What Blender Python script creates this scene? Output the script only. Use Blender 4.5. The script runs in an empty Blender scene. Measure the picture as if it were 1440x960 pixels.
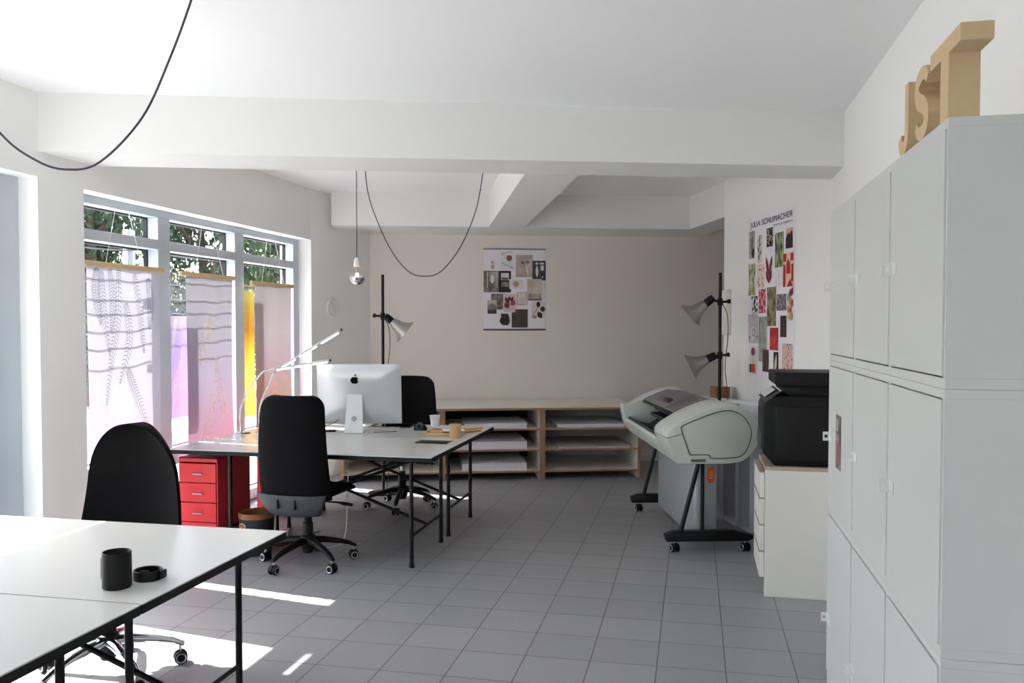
import bpy, bmesh, math, random
from mathutils import Vector, Matrix, Euler
random.seed(7)
PI = math.pi
sc = bpy.context.scene
COL = sc.collection
A18 = math.radians(18)
U = Vector((math.cos(A18), math.sin(A18), 0)); VV = Vector((-math.sin(A18), math.cos(A18), 0))
def R(u, v, z=0.0):                      # the skewed part of the building: u along the back wall, v towards it
    p = U*u + VV*v
    return Vector((p.x, p.y, z))

# ---------------------------------------------------------------- materials
def lin(c):
    return tuple(((x/12.92) if x <= .04045 else ((x+.055)/1.055)**2.4) for x in c)
def hexc(h):
    h = h.lstrip('#'); return lin([int(h[i:i+2], 16)/255 for i in (0, 2, 4)])
def mat(name, color, rough=.6, metal=0., var=.04, scale=6., bump=0., bscale=60., spec=.5, emit=None, es=0., coat=0.):
    m = bpy.data.materials.new(name); m.use_nodes = True
    nt = m.node_tree; b = nt.nodes['Principled BSDF']
    c = hexc(color) if isinstance(color, str) else color
    tc = nt.nodes.new('ShaderNodeTexCoord')
    nz = nt.nodes.new('ShaderNodeTexNoise'); nz.inputs['Scale'].default_value = scale; nz.inputs['Detail'].default_value = 3
    nt.links.new(tc.outputs['Object'], nz.inputs['Vector'])
    mx = nt.nodes.new('ShaderNodeMix'); mx.data_type = 'RGBA'
    mx.inputs[6].default_value = tuple(max(0, x*(1-var)) for x in c)+(1,)
    mx.inputs[7].default_value = tuple(min(1, x*(1+var)) for x in c)+(1,)
    nt.links.new(nz.outputs['Fac'], mx.inputs[0]); nt.links.new(mx.outputs[2], b.inputs['Base Color'])
    b.inputs['Roughness'].default_value = rough; b.inputs['Metallic'].default_value = metal
    b.inputs['Specular IOR Level'].default_value = spec
    if coat: b.inputs['Coat Weight'].default_value = coat
    if bump:
        n2 = nt.nodes.new('ShaderNodeTexNoise'); n2.inputs['Scale'].default_value = bscale; n2.inputs['Detail'].default_value = 4
        nt.links.new(tc.outputs['Object'], n2.inputs['Vector'])
        bp = nt.nodes.new('ShaderNodeBump'); bp.inputs['Strength'].default_value = bump; bp.inputs['Distance'].default_value = .01
        nt.links.new(n2.outputs['Fac'], bp.inputs['Height']); nt.links.new(bp.outputs['Normal'], b.inputs['Normal'])
    if emit:
        b.inputs['Emission Color'].default_value = hexc(emit)+(1,); b.inputs['Emission Strength'].default_value = es
    return m
def two(name, c1, c2, scale=30., thr=.5, soft=.12, kind='noise', stretch=(1, 1, 1), rough=.6):
    """printed picture: two inks in a procedural pattern"""
    m = bpy.data.materials.new(name); m.use_nodes = True
    nt = m.node_tree; b = nt.nodes['Principled BSDF']; b.inputs['Roughness'].default_value = rough
    tc = nt.nodes.new('ShaderNodeTexCoord'); mp = nt.nodes.new('ShaderNodeMapping'); mp.inputs['Scale'].default_value = stretch
    nt.links.new(tc.outputs['Object'], mp.inputs['Vector'])
    if kind == 'vor':
        t = nt.nodes.new('ShaderNodeTexVoronoi'); out = t.outputs['Distance']
    elif kind == 'wave':
        t = nt.nodes.new('ShaderNodeTexWave'); t.inputs['Distortion'].default_value = 3; out = t.outputs['Fac']
    else:
        t = nt.nodes.new('ShaderNodeTexNoise'); t.inputs['Detail'].default_value = 2; out = t.outputs['Fac']
    t.inputs['Scale'].default_value = scale
    nt.links.new(mp.outputs['Vector'], t.inputs['Vector'])
    cr = nt.nodes.new('ShaderNodeValToRGB')
    cr.color_ramp.elements[0].position = max(0, thr-soft); cr.color_ramp.elements[0].color = hexc(c1)+(1,)
    cr.color_ramp.elements[1].position = min(1, thr+soft); cr.color_ramp.elements[1].color = hexc(c2)+(1,)
    nt.links.new(out, cr.inputs['Fac']); nt.links.new(cr.outputs['Color'], b.inputs['Base Color'])
    return m
def fabric(name, stops, trans=.2):
    """thin printed voile; stops = (height above the floor in metres, colour)"""
    m = bpy.data.materials.new(name); m.use_nodes = True
    nt = m.node_tree; nt.nodes.remove(nt.nodes['Principled BSDF']); out = nt.nodes['Material Output']
    tc = nt.nodes.new('ShaderNodeTexCoord'); sp = nt.nodes.new('ShaderNodeSeparateXYZ')
    nt.links.new(tc.outputs['Object'], sp.inputs[0])
    mr = nt.nodes.new('ShaderNodeMapRange'); z0, z1 = stops[0][0], stops[-1][0]
    mr.inputs['From Min'].default_value = z0; mr.inputs['From Max'].default_value = z1
    nt.links.new(sp.outputs['Z'], mr.inputs['Value'])
    cr = nt.nodes.new('ShaderNodeValToRGB')
    el = cr.color_ramp.elements
    while len(el) < len(stops): el.new(.5)
    for e, (z, c) in zip(el, stops):
        e.position = (z-z0)/(z1-z0); e.color = hexc(c)+(1,)
    nt.links.new(mr.outputs['Result'], cr.inputs['Fac'])
    d = nt.nodes.new('ShaderNodeBsdfDiffuse'); t = nt.nodes.new('ShaderNodeBsdfTranslucent'); x = nt.nodes.new('ShaderNodeMixShader')
    mm = nt.nodes.new('ShaderNodeMix'); mm.data_type = 'RGBA'; mm.blend_type = 'MULTIPLY'; mm.inputs[0].default_value = 1; mm.inputs[7].default_value = (.55, .55, .55, 1)   # open weave: little of the light is sent back
    nt.links.new(cr.outputs['Color'], mm.inputs[6]); nt.links.new(mm.outputs[2], d.inputs['Color']); nt.links.new(cr.outputs['Color'], t.inputs['Color'])
    x.inputs[0].default_value = trans
    nt.links.new(d.outputs[0], x.inputs[1]); nt.links.new(t.outputs[0], x.inputs[2]); nt.links.new(x.outputs[0], out.inputs['Surface'])
    return m
def glassmat(name, tint=(1, 1, 1), refl=.06):
    m = bpy.data.materials.new(name); m.use_nodes = True
    nt = m.node_tree; nt.nodes.remove(nt.nodes['Principled BSDF']); out = nt.nodes['Material Output']
    t = nt.nodes.new('ShaderNodeBsdfTransparent'); t.inputs['Color'].default_value = tint+(1,)
    g = nt.nodes.new('ShaderNodeBsdfGlossy'); g.inputs['Roughness'].default_value = .02
    x = nt.nodes.new('ShaderNodeMixShader'); x.inputs[0].default_value = refl
    nt.links.new(t.outputs[0], x.inputs[1]); nt.links.new(g.outputs[0], x.inputs[2]); nt.links.new(x.outputs[0], out.inputs['Surface'])
    return m
def floor_mat():
    m = bpy.data.materials.new('floor_tiles'); m.use_nodes = True
    nt = m.node_tree; b = nt.nodes['Principled BSDF']
    tc = nt.nodes.new('ShaderNodeTexCoord'); mp = nt.nodes.new('ShaderNodeMapping')
    T = .3048
    mp.inputs['Location'].default_value = (.157+T*30, -4.211+T*40, 0)
    nt.links.new(tc.outputs['Object'], mp.inputs['Vector'])
    br = nt.nodes.new('ShaderNodeTexBrick'); br.offset = 0; br.squash = 1
    br.inputs['Scale'].default_value = 1; br.inputs['Brick Width'].default_value = T; br.inputs['Row Height'].default_value = T
    br.inputs['Mortar Size'].default_value = .003; br.inputs['Mortar Smooth'].default_value = .15; br.inputs['Bias'].default_value = 0
    br.inputs['Color1'].default_value = hexc('#8e8f92')+(1,); br.inputs['Color2'].default_value = hexc('#959698')+(1,)
    br.inputs['Mortar'].default_value = hexc('#5a5450')+(1,)
    nt.links.new(mp.outputs['Vector'], br.inputs['Vector'])
    nz = nt.nodes.new('ShaderNodeTexNoise'); nz.inputs['Scale'].default_value = 140; nz.inputs['Detail'].default_value = 4
    nt.links.new(tc.outputs['Object'], nz.inputs['Vector'])
    mx = nt.nodes.new('ShaderNodeMix'); mx.data_type = 'RGBA'; mx.blend_type = 'OVERLAY'; mx.inputs[0].default_value = .16
    nt.links.new(br.outputs['Color'], mx.inputs[6]); nt.links.new(nz.outputs['Color'], mx.inputs[7])
    nt.links.new(mx.outputs[2], b.inputs['Base Color'])
    b.inputs['Roughness'].default_value = .42
    bp = nt.nodes.new('ShaderNodeBump'); bp.inputs['Strength'].default_value = .25; bp.inputs['Distance'].default_value = .003; bp.invert = True
    nt.links.new(br.outputs['Fac'], bp.inputs['Height']); nt.links.new(bp.outputs['Normal'], b.inputs['Normal'])
    return m

M = dict(
    wall=mat('white_wall_paint', '#f0f0ee', .85, var=.012, scale=2, bump=.06, bscale=120),
    cab=mat('warm_white_laminate', '#dcdad4', .45, var=.012, scale=3),
    beam=mat('white_beam_paint', '#e6e6e4', .85, var=.01, scale=2, bump=.05, bscale=90),
    ceil=mat('white_ceiling_paint', '#f1f1f2', .85, var=.01, scale=2, bump=.05, bscale=90),
    taupe=mat('taupe_wall_paint', '#e9e1da', .85, var=.015, scale=2, bump=.06, bscale=120),
    floor=floor_mat(),
    pave=mat('pavement', '#9a9a96', .9, var=.1, scale=3, bump=.2),
    alu=mat('window_aluminium', '#b9c2ca', .45, .0, var=.03),
    seal=mat('black_seal', '#15181a', .6),
    glass=glassmat('window_glass'),
    white=mat('white_laminate', '#cbccc9', .26, var=.012, scale=3),
    lock=mat('white_lacquer', '#c6c9c8', .4, var=.012, scale=3),
    edge=mat('black_edge', '#0d0c0c', .5, var=.1, spec=.25),
    blackm=mat('black_steel', '#0b0b0b', .42, .0, var=.1, spec=.3),
    plast=mat('black_plastic', '#0c0c0d', .5, var=.1, bump=.05, spec=.25),
    darkgrey=mat('charcoal_plastic', '#34383d', .5, var=.06),
    fab=mat('black_fabric', '#0c0c0d', .95, var=.25, scale=220, bump=.25, bscale=420, spec=.15),
    chrome=mat('chrome', '#cfd1d3', .12, 1., var=.02),
    alum=mat('brushed_aluminium', '#b9bbbc', .33, 1., var=.05, scale=40),
    lampalu=mat('spun_aluminium', '#a3a19c', .36, .95, var=.06, scale=20),
    red=mat('red_steel', '#d3232c', .35, var=.04),
    ply=mat('plywood_edge', '#a07f60', .6, var=.25, scale=60, bump=.1),
    shelf=mat('white_shelf_laminate', '#e6e2da', .45, var=.03),
    dark=mat('dark_backing', '#2a2522', .8, var=.1),
    paper=mat('white_paper', '#eeebf2', .8, var=.03),
    greyboard=mat('grey_board', '#c9c6c4', .8, var=.03),
    wood=mat('pale_wood', '#d7b98a', .55, var=.15, scale=25),
    tan=mat('tan_beech', '#cfa97a', .55, var=.1, scale=30),
    mdf=mat('mdf', '#cbb28c', .75, var=.08, scale=50, bump=.12, bscale=200),
    chip=mat('chipboard_edge', '#ab9c8e', .8, var=.4, scale=160),
    brown=mat('brown_cardboard', '#8a5f3f', .8, var=.1),
    carton=mat('white_cardboard', '#dfe2e8', .7, var=.03),
    blueink=mat('blue_ink', '#2c4a6a', .7),
    plot=mat('plotter_shell', '#c2c5bd', .45, var=.02),
    plotgrey=mat('plotter_grey_cover', '#59585a', .25, var=.06),
    plotdark=mat('plotter_dark_inside', '#15181e', .5, var=.2),
    bin=mat('grey_sheet_metal', '#a4a8ab', .45, .3, var=.03),
    orange=mat('orange_sticker', '#ef5a24', .5),
    yellow=mat('yellow_ink', '#f2c94c', .5),
    cable=mat('aubergine_textile_cable', '#4b4658', .85, var=.2, scale=300),
    blackcable=mat('black_cable', '#17171a', .6),
    whitecable=mat('white_cable', '#d9d7d4', .6),
    porcelain=mat('white_porcelain', '#e6e6e2', .3),
    offwhite=mat('off_white_plastic', '#e4e3dc', .45),
    led=mat('led_diffuser', '#ffffff', .3, emit='#fffdf8', es=6.),
    filament=mat('glowing_filament', '#ffd9a0', .4, emit='#ffc680', es=40.),
    bulbglass=glassmat('bulb_glass', (.97, .95, .93), .12),
    mirror=mat('bulb_mirror', '#d8d6d6', .06, 1., var=.02),
    imac=mat('computer_aluminium', '#d3d6d9', .32, .55, var=.01),
    screen=mat('black_screen', '#08090a', .1),
    logo=mat('black_logo', '#0b0c0e', .2),
    ink=mat('black_ink', '#17161a', .8),
    basket=mat('black_woven_basket', '#20242a', .7, var=.3, scale=90, bump=.5, bscale=120),
    rim=mat('bentwood', '#8d5a33', .5, var=.2, scale=20),
    silver=mat('silver_key', '#9a9a9c', .3, .9),
    clear=mat('clear_white_plastic', '#dadedc', .25, var=.01),
    bark=mat('bark', '#4a3d32', .9, var=.3, scale=8, bump=.4),
    leaf1=mat('dark_leaf', '#31462b', .7, var=.45, scale=1.5),
    leaf2=mat('mid_leaf', '#43592f', .7, var=.45, scale=1.5),
    leaf3=mat('blue_green_leaf', '#385240', .7, var=.45, scale=1.5),
    wire=mat('grey_wire', '#55585c', .5, .5),
    post=mat('pale_post', '#b7bcc0', .6),
)

# ---------------------------------------------------------------- mesh builder
class MB:
    def __init__(s): s.bm = bmesh.new(); s.ms = []
    def mi(s, m):
        if m not in s.ms: s.ms.append(m)
        return s.ms.index(m)
    def _add(s, t, m, mtx=None):
        if mtx is not None: bmesh.ops.transform(t, matrix=mtx, verts=t.verts)
        me = bpy.data.meshes.new('t'); t.to_mesh(me); t.free()
        n = len(s.bm.faces); s.bm.from_mesh(me); bpy.data.meshes.remove(me)
        s.bm.faces.ensure_lookup_table(); i = s.mi(m)
        for f in s.bm.faces[n:]: f.material_index = i
    def box(s, lo, hi, m, bev=0., mtx=None, seg=2):
        t = bmesh.new(); bmesh.ops.create_cube(t, size=1)
        lo, hi = Vector(lo), Vector(hi); c = (lo+hi)/2; d = hi-lo
        for v in t.verts: v.co = Vector((v.co.x*d.x+c.x, v.co.y*d.y+c.y, v.co.z*d.z+c.z))
        if bev: bmesh.ops.bevel(t, geom=t.edges[:], offset=min(bev, min(abs(x) for x in d)*.45), segments=seg, affect='EDGES', profile=.5)
        s._add(t, m, mtx); return s
    def prism(s, poly, h0, h1, m, fn, bev=0.):
        """poly (a,b) swept from h0 to h1; fn(a,b,h)->xyz"""
        t = bmesh.new()
        b0 = [t.verts.new(fn(a, b, h0)) for a, b in poly]; b1 = [t.verts.new(fn(a, b, h1)) for a, b in poly]
        n = len(poly)
        t.faces.new(b0); t.faces.new(b1[::-1])
        for i in range(n):
            j = (i+1) % n
            t.faces.new((b0[i], b1[i], b1[j], b0[j]))
        bmesh.ops.recalc_face_normals(t, faces=t.faces[:])
        if bev: bmesh.ops.bevel(t, geom=t.edges[:], offset=bev, segments=2, affect='EDGES', profile=.5)
        s._add(t, m); return s
    def tube(s, pts, r, m, seg=10, cap=True, flat=1.):
        t = bmesh.new(); pts = [Vector(p) for p in pts]; n = len(pts)
        rs = r if isinstance(r, (list, tuple)) else [r]*n
        ring = []; prev = None
        for i, p in enumerate(pts):
            d = (pts[min(i+1, n-1)]-pts[max(i-1, 0)]).normalized()
            if prev is None:
                x = d.cross(Vector((0, 0, 1)))
                if x.length < 1e-3: x = Vector((1, 0, 0))
            else: x = prev-d*prev.dot(d)
            x.normalize(); y = d.cross(x); prev = x
            ring.append([t.verts.new(p+(x*math.cos(2*PI*k/seg)+y*math.sin(2*PI*k/seg)*flat)*rs[i]) for k in range(seg)])
        for i in range(n-1):
            for k in range(seg):
                t.faces.new((ring[i][k], ring[i][(k+1) % seg], ring[i+1][(k+1) % seg], ring[i+1][k]))
        if cap: t.faces.new(ring[0][::-1]); t.faces.new(ring[-1])
        bmesh.ops.recalc_face_normals(t, faces=t.faces[:])
        s._add(t, m); return s
    def lathe(s, prof, m, seg=24, mtx=None):
        t = bmesh.new(); rows = []
        for r, z in prof:
            rows.append([t.verts.new((max(r, 1e-5)*math.cos(2*PI*k/seg), max(r, 1e-5)*math.sin(2*PI*k/seg), z)) for k in range(seg)])
        for i in range(len(rows)-1):
            for k in range(seg):
                t.faces.new((rows[i][k], rows[i][(k+1) % seg], rows[i+1][(k+1) % seg], rows[i+1][k]))
        bmesh.ops.remove_doubles(t, verts=t.verts[:], dist=2e-5)
        s._add(t, m, mtx); return s
    def face(s, pts, m):
        t = bmesh.new(); t.faces.new([t.verts.new(p) for p in pts]); s._add(t, m); return s
    def grid(s, fn, nu, nv, m, close=False):
        t = bmesh.new(); g = [[t.verts.new(fn(i/nu, j/nv)) for j in range(nv+1)] for i in range(nu+1)]
        for i in range(nu):
            for j in range(nv): t.faces.new((g[i][j], g[i+1][j], g[i+1][j+1], g[i][j+1]))
        s._add(t, m); return s
    def slab(s, ff, fb, nu, nv, m):
        """closed cushion between a front and a back surface"""
        t = bmesh.new()
        F = [[t.verts.new(ff(i/nu, j/nv)) for j in range(nv+1)] for i in range(nu+1)]
        B = [[t.verts.new(fb(i/nu, j/nv)) for j in range(nv+1)] for i in range(nu+1)]
        for i in range(nu):
            for j in range(nv):
                t.faces.new((F[i][j], F[i+1][j], F[i+1][j+1], F[i][j+1]))
                t.faces.new((B[i][j], B[i][j+1], B[i+1][j+1], B[i+1][j]))
        for i in range(nu):
            t.faces.new((F[i][0], B[i][0], B[i+1][0], F[i+1][0])); t.faces.new((F[i][nv], F[i+1][nv], B[i+1][nv], B[i][nv]))
        for j in range(nv):
            t.faces.new((F[0][j], F[0][j+1], B[0][j+1], B[0][j])); t.faces.new((F[nu][j], B[nu][j], B[nu][j+1], F[nu][j+1]))
        bmesh.ops.remove_doubles(t, verts=t.verts[:], dist=1e-5)
        bmesh.ops.recalc_face_normals(t, faces=t.faces[:])
        s._add(t, m); return s
    def build(s, name, parent=None, smooth=38, loc=None, rotz=0., mtx=None):
        me = bpy.data.meshes.new(name); s.bm.to_mesh(me); s.bm.free()
        for m in s.ms: me.materials.append(m)
        if smooth:
            for p in me.polygons: p.use_smooth = True
            me.set_sharp_from_angle(angle=math.radians(smooth))
        o = bpy.data.objects.new(name, me); COL.objects.link(o)
        if parent is not None: o.parent = parent
        if loc is not None: o.location = loc
        if rotz: o.rotation_euler.z = rotz
        return o
def tag(o, label=None, cat=None, group=None, kind=None):
    if label: o['label'] = label
    if cat: o['category'] = cat
    if group: o['group'] = group
    if kind: o['kind'] = kind
    return o
def thing(name, label, cat, loc=(0, 0, 0), rotz=0., group=None):
    o = bpy.data.objects.new(name, None); COL.objects.link(o); o.empty_display_size = .05
    o.location = loc; o.rotation_euler.z = rotz
    return tag(o, label, cat, group)
def struct(name, mb, parent=None, smooth=0, **k):
    o = mb.build(name, parent, smooth, **k)
    if parent is None: o['kind'] = 'structure'
    return o
def copy_tree(o, parent=None):
    c = o.copy(); COL.objects.link(c)
    if parent is not None: c.parent = parent
    for ch in list(o.children): copy_tree(ch, c)
    return c
def catenary(a, b, sag, n=24):
    a, b = Vector(a), Vector(b); out = []
    for i in range(n+1):
        t = i/n; p = a.lerp(b, t); p.z -= sag*4*t*(1-t); out.append(p)
    return out
def smoothpath(pts, n=6):
    P = [Vector(p) for p in pts]; out = []
    for i in range(len(P)-1):
        p0, p1, p2, p3 = P[max(i-1, 0)], P[i], P[i+1], P[min(i+2, len(P)-1)]
        for k in range(n):
            t = k/n
            out.append(.5*((2*p1)+(p2-p0)*t+(2*p0-5*p1+4*p2-p3)*t*t+(3*p1-p0-3*p2+p3)*t**3))
    out.append(P[-1]); return out
def xz(y0=0):   # profile in x,z swept along y
    return lambda a, b, h: (a, h, b)
def text_mb(mb, txt, size, m, fn, extrude=0.):
    cu = bpy.data.curves.new('txt', 'FONT'); cu.body = txt; cu.size = size; cu.extrude = extrude
    o = bpy.data.objects.new('txt', cu); COL.objects.link(o)
    bpy.context.view_layer.update()
    dg = bpy.context.evaluated_depsgraph_get(); me = bpy.data.meshes.new_from_object(o.evaluated_get(dg))
    w = max((v.co.x for v in me.vertices), default=0)
    t = bmesh.new(); t.from_mesh(me)
    for v in t.verts: v.co = Vector(fn(v.co.x, v.co.y, v.co.z))
    mb._add(t, m)
    bpy.data.objects.remove(o); bpy.data.curves.remove(cu); bpy.data.meshes.remove(me)
    return w

# ---------------------------------------------------------------- room shell
ZC, ZB = 2.888, 2.55
XL, XO = -3.70, -4.03
XR = .918
YF = -2.6
fl = MB(); fl.face([(XO, YF, 0), (3.4, YF, 0), (3.4, 12, 0), (XO, 12, 0)], M['floor']); struct('floor', fl)
ce = MB(); ce.box((XO, YF-.2, ZC), (3.6, 12, ZC+.2), M['ceil']); struct('ceiling', ce)
O1 = (1.95, 4.28, 2.405); O2 = (4.66, 7.876, 2.39)
wl = MB()
wl.box((XO, YF-.2, 0), (XL, O1[0], ZC), M['wall'])
wl.box((XO, O1[0], O1[2]), (XL, O1[1], ZC), M['wall'])
wl.box((XO, O1[1], 0), (XL, O2[0], ZC), M['wall'])
wl.box((XO, O2[0], O2[2]), (XL, O2[1], ZC), M['wall'])
wl.prism([(XL, O2[1]), (-3.488, 8.905), (-3.48, 9.3), (XO, 9.3), (XO, O2[1])], 0, ZC, M['wall'], lambda a, b, h: (a, b, h))
struct('wall_left', wl)
def rbox(mb, u0, v0, z0, u1, v1, z1, m):
    pts = [(u0, v0), (u1, v0), (u1, v1), (u0, v1)]
    mb.prism(pts, z0, z1, m, lambda a, b, h: R(a, b, h))
wb = MB(); rbox(wb, -.9, 9.547, 0, 5.2, 9.75, ZC, M['taupe']); struct('wall_back', wb)
# right wall, then the skewed wall that carries the collage poster, with the alcove behind it
pc = R(2.79, 5.78)
wr = MB(); wr.prism([(XR, YF-.2), (XR, 6.19), (1.3, 6.4), (1.3, YF-.2)], 0, ZC, M['wall'], lambda a, b, h: (a, b, h)); struct('wall_right', wr)
wp = MB(); rbox(wp, 2.79, 5.60, 0, 3.13, 7.72, ZC, M['wall']); struct('wall_side', wp)
wa = MB(); rbox(wa, 5.0, 7.4, 0, 5.2, 9.6, ZC, M['taupe']); rbox(wa, 3.13, 7.4, 0, 5.0, 7.55, ZC, M['taupe']); struct('wall_alcove', wa)
# front wall behind the camera; unseen window added and sized for fill light
wf = MB()
wf.box((XO, YF-.2, 0), (-3.3, YF, ZC), M['wall']); wf.box((-.7, YF-.2, 0), (1.3, YF, ZC), M['wall'])
wf.box((-3.3, YF-.2, 2.45), (-.7, YF, ZC), M['wall']); wf.box((-3.3, YF-.2, 0), (-.7, YF, .35), M['wall'])
struct('wall_front', wf)
b1 = MB()
def beamfn(a, b, h): return (a, b, h)
b1.prism([(XL-.02, 4.283), (XR+.02, 5.757), (XR+.02, 6.25), (XL-.02, 4.757)], ZB, ZC+.02, M['beam'], beamfn); struct('beam', b1)
b2 = MB(); rbox(b2, -.9, 8.75, ZB, 3.13, 9.56, ZC+.02, M['beam']); struct('beam', b2)
b3 = MB(); rbox(b3, .68, 5.672, ZB, 1.045, 8.75, ZC+.02, M['beam']); struct('beam', b3)
b4 = MB(); rbox(b4, 2.79, 7.72, ZB, 3.13, 8.75, ZC+.02, M['beam']); struct('beam', b4)
tb = MB(); rbox(tb, -.75, 9.532, 0, 2.9, 9.547, .07, M['shelf']); struct('baseboard_back', tb)
# outside ground
go = MB(); go.face([(-60, -30, -.12), (XO, -30, -.12), (XO, 60, -.12), (-60, 60, -.12)], M['pave']); go.face([(XO, -30, -.12), (20, -30, -.12), (20, YF-.2, -.12), (XO, YF-.2, -.12)], M['pave']); struct('ground', go)

# ---------------------------------------------------------------- windows (left wall)
def wframe(idx, y0, y1, ztop, mulls, zt=(2.10, 2.17), zl=(.50, .62), front=-3.83, back=-3.95, j0=.06, j1=.12):
    w = bpy.data.objects.new('window_%d' % idx, None); COL.objects.link(w); w.location = (front, y0, 0); w['kind'] = 'structure'
    ox, oy = front, y0
    f = MB()
    def bx(ya, yb, za, zb, xa=front, xb=back, m='alu', bev=.004): f.box((xb-ox, ya-oy, za), (xa-ox, yb-oy, zb), M[m], bev)
    bx(y0+j0, y1-j1, ztop-.055, ztop); bx(y0+j0, y1-j1, 0, .10)
    bx(y0, y0+j0, 0, ztop); bx(y1-j1, y1, 0, ztop)
    for a, b in mulls: bx(a, b, .10, ztop-.055)
    f.build('window_frame', w, 0)
    bays = []; cur = y0+j0
    for a, b in mulls: bays.append((cur, a)); cur = b
    bays.append((cur, y1-j1))
    for a, b in bays:
        for za, zb in (zt, zl):
            t = MB(); t.box((back-ox, a-oy-.01, za), (front+.012-ox, b-oy+.02, zb), M['alu'], .004); t.build('transom', w, 0)
        s = MB()   # black seals round each light
        for za, zb in ((.10, zl[0]), (zl[1], zt[0]), (zt[1], ztop-.055)):
            for (p, q, r, t2) in ((a, b, zb-.012, zb), (a, b, za, za+.008), (a, a+.01, za, zb), (b-.012, b, za, zb)):
                s.box((-3.945-ox, p-oy, r), (-3.915-ox, q-oy, t2), M['seal'])
        s.build('seal', w, 0)
        g = MB()
        for za, zb in ((.10, zl[0]), (zl[1], zt[0]), (zt[1], ztop-.055)):
            g.face([(-3.932-ox, a-oy, za), (-3.932-ox, b-oy, za), (-3.932-ox, b-oy, zb), (-3.932-ox, a-oy, zb)], M['glass'])
        g.build('pane', w, 0)
    return w
wframe(1, O1[0], O1[1], O1[2], [(3.0, 3.1)], j1=.20)
wframe(2, O2[0], O2[1], O2[2], [(5.60, 5.745), (6.67, 6.815)], j0=.025)
w3 = bpy.data.objects.new('window_3', None); COL.objects.link(w3); w3.location = (-3.3, YF-.1, .35); w3['kind'] = 'structure'  # unseen window, added to light the room from behind the camera
f = MB()
for x0, x1, z0, z1 in ((0, 2.6, 0, .08), (0, 2.6, 2.02, 2.1), (0, .08, .08, 2.02), (2.52, 2.6, .08, 2.02), (1.26, 1.34, .08, 2.02)): f.box((x0, -.04, z0), (x1, .04, z1), M['alu'], .004)
f.build('window_frame', w3, 0); g = MB(); g.face([(0, 0, 0), (2.6, 0, 0), (2.6, 0, 2.1), (0, 0, 2.1)], M['glass']); g.build('pane', w3, 0)

# ---------------------------------------------------------------- trees beyond the window
def tree(x, y, h, r, lm, label, seed, n=11000):
    rnd = random.Random(seed)
    t = thing('tree', label, 'tree', (x, y, -.12), 0, 'trees beyond the window')
    tr = MB(); tr.tube([(0, 0, 0), (.08, .05, h*.3), (-.05, .1, h*.6), (0, 0, h*.9)], [.16, .13, .09, .03], M['bark'])
    for k in range(5):
        a = rnd.uniform(0, 6.28); z = h*rnd.uniform(.3, .6)
        tr.tube([(0, 0, z), (math.cos(a)*r*.4, math.sin(a)*r*.4, z+h*.12), (math.cos(a)*r*.7, math.sin(a)*r*.7, z+h*.25)], [.06, .04, .015], M['bark'], 6)
    tr.build('trunk', t)
    bm = bmesh.new()
    blobs = [(Vector((rnd.uniform(-.5, .5)*r, rnd.uniform(-.5, .5)*r, h*rnd.uniform(.14, .86))), r*rnd.uniform(.34, .48)) for _ in range(24)]
    for i in range(n):
        c, br = blobs[i % 24]
        d = Vector((rnd.gauss(0, 1), rnd.gauss(0, 1), rnd.gauss(0, 1))).normalized()
        p = c+d*br*rnd.uniform(.4, 1.0); p.z = max(p.z, .25)
        q = Euler((rnd.uniform(0, 6), rnd.uniform(0, 6), rnd.uniform(0, 6))).to_matrix(); s = rnd.uniform(.06, .12)
        bm.faces.new([bm.verts.new(p+q @ Vector(v)*s) for v in ((-1, 0, 0), (0, -.5, .1), (1.1, 0, 0), (0, .5, .1))])
    fo = MB(); fo._add(bm, lm); fo.build('foliage', t, 0)
    return t
i = 0
for x, y, h, r, lm, lb in ((-12.0, 11.4, 5.6, 2.0, 'leaf3', 'blue-green leafy tree nearest in the row beyond the leftmost window bay'),
                           (-12.2, 15.5, 6.0, 2.0, 'leaf1', 'dark green tree beyond the leftmost window bay, second in the row'),
                           (-12.2, 19.6, 6.6, 2.0, 'leaf1', 'dark green tree filling the upper panes of the middle window bay'),
                           (-12.2, 23.7, 6.4, 2.0, 'leaf2', 'mid green tree seen through the rightmost window bay'),
                           (-12.2, 27.8, 6.8, 2.0, 'leaf2', 'mid green tree at the far end of the row beyond the window')):
    tree(x, y, h, r, M[lm], lb, 40+i); i += 1
# wires strung along the outside of the panes and a slim post
for k, z in enumerate((2.10, 1.968, 1.873, 1.76, 1.647, 1.517)):
    m = MB()
    p1 = catenary((-3.99, 4.55, z), (-3.99, 5.66, z+.01), .035, 12); p2 = catenary((-3.99, 5.66, z+.01), (-3.99, 6.72, z+.01), .02, 12)
    m.tube(p1+p2[1:], .006, M['wire'], 6)
    o = m.build('wire'); tag(o, '%s grey wire strung across the outside of the window, counted from the top' % ('topmost', 'second', 'third', 'fourth', 'fifth', 'lowest')[k], 'wire', 'wires outside the window')
m = MB(); m.box((-.02, -.045, 0), (.02, .045, 2.36), M['post'], .004); m.box((-.02, -.15, 2.05), (.02, .15, 2.075), M['post'])
m.box((-.02, -.10, 1.60), (.02, .10, 1.62), M['post'])
tag(m.build('post', loc=(-4.02, 5.53, -.12)), 'slim pale post with small crossbars just outside the leftmost window bay', 'post')

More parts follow.
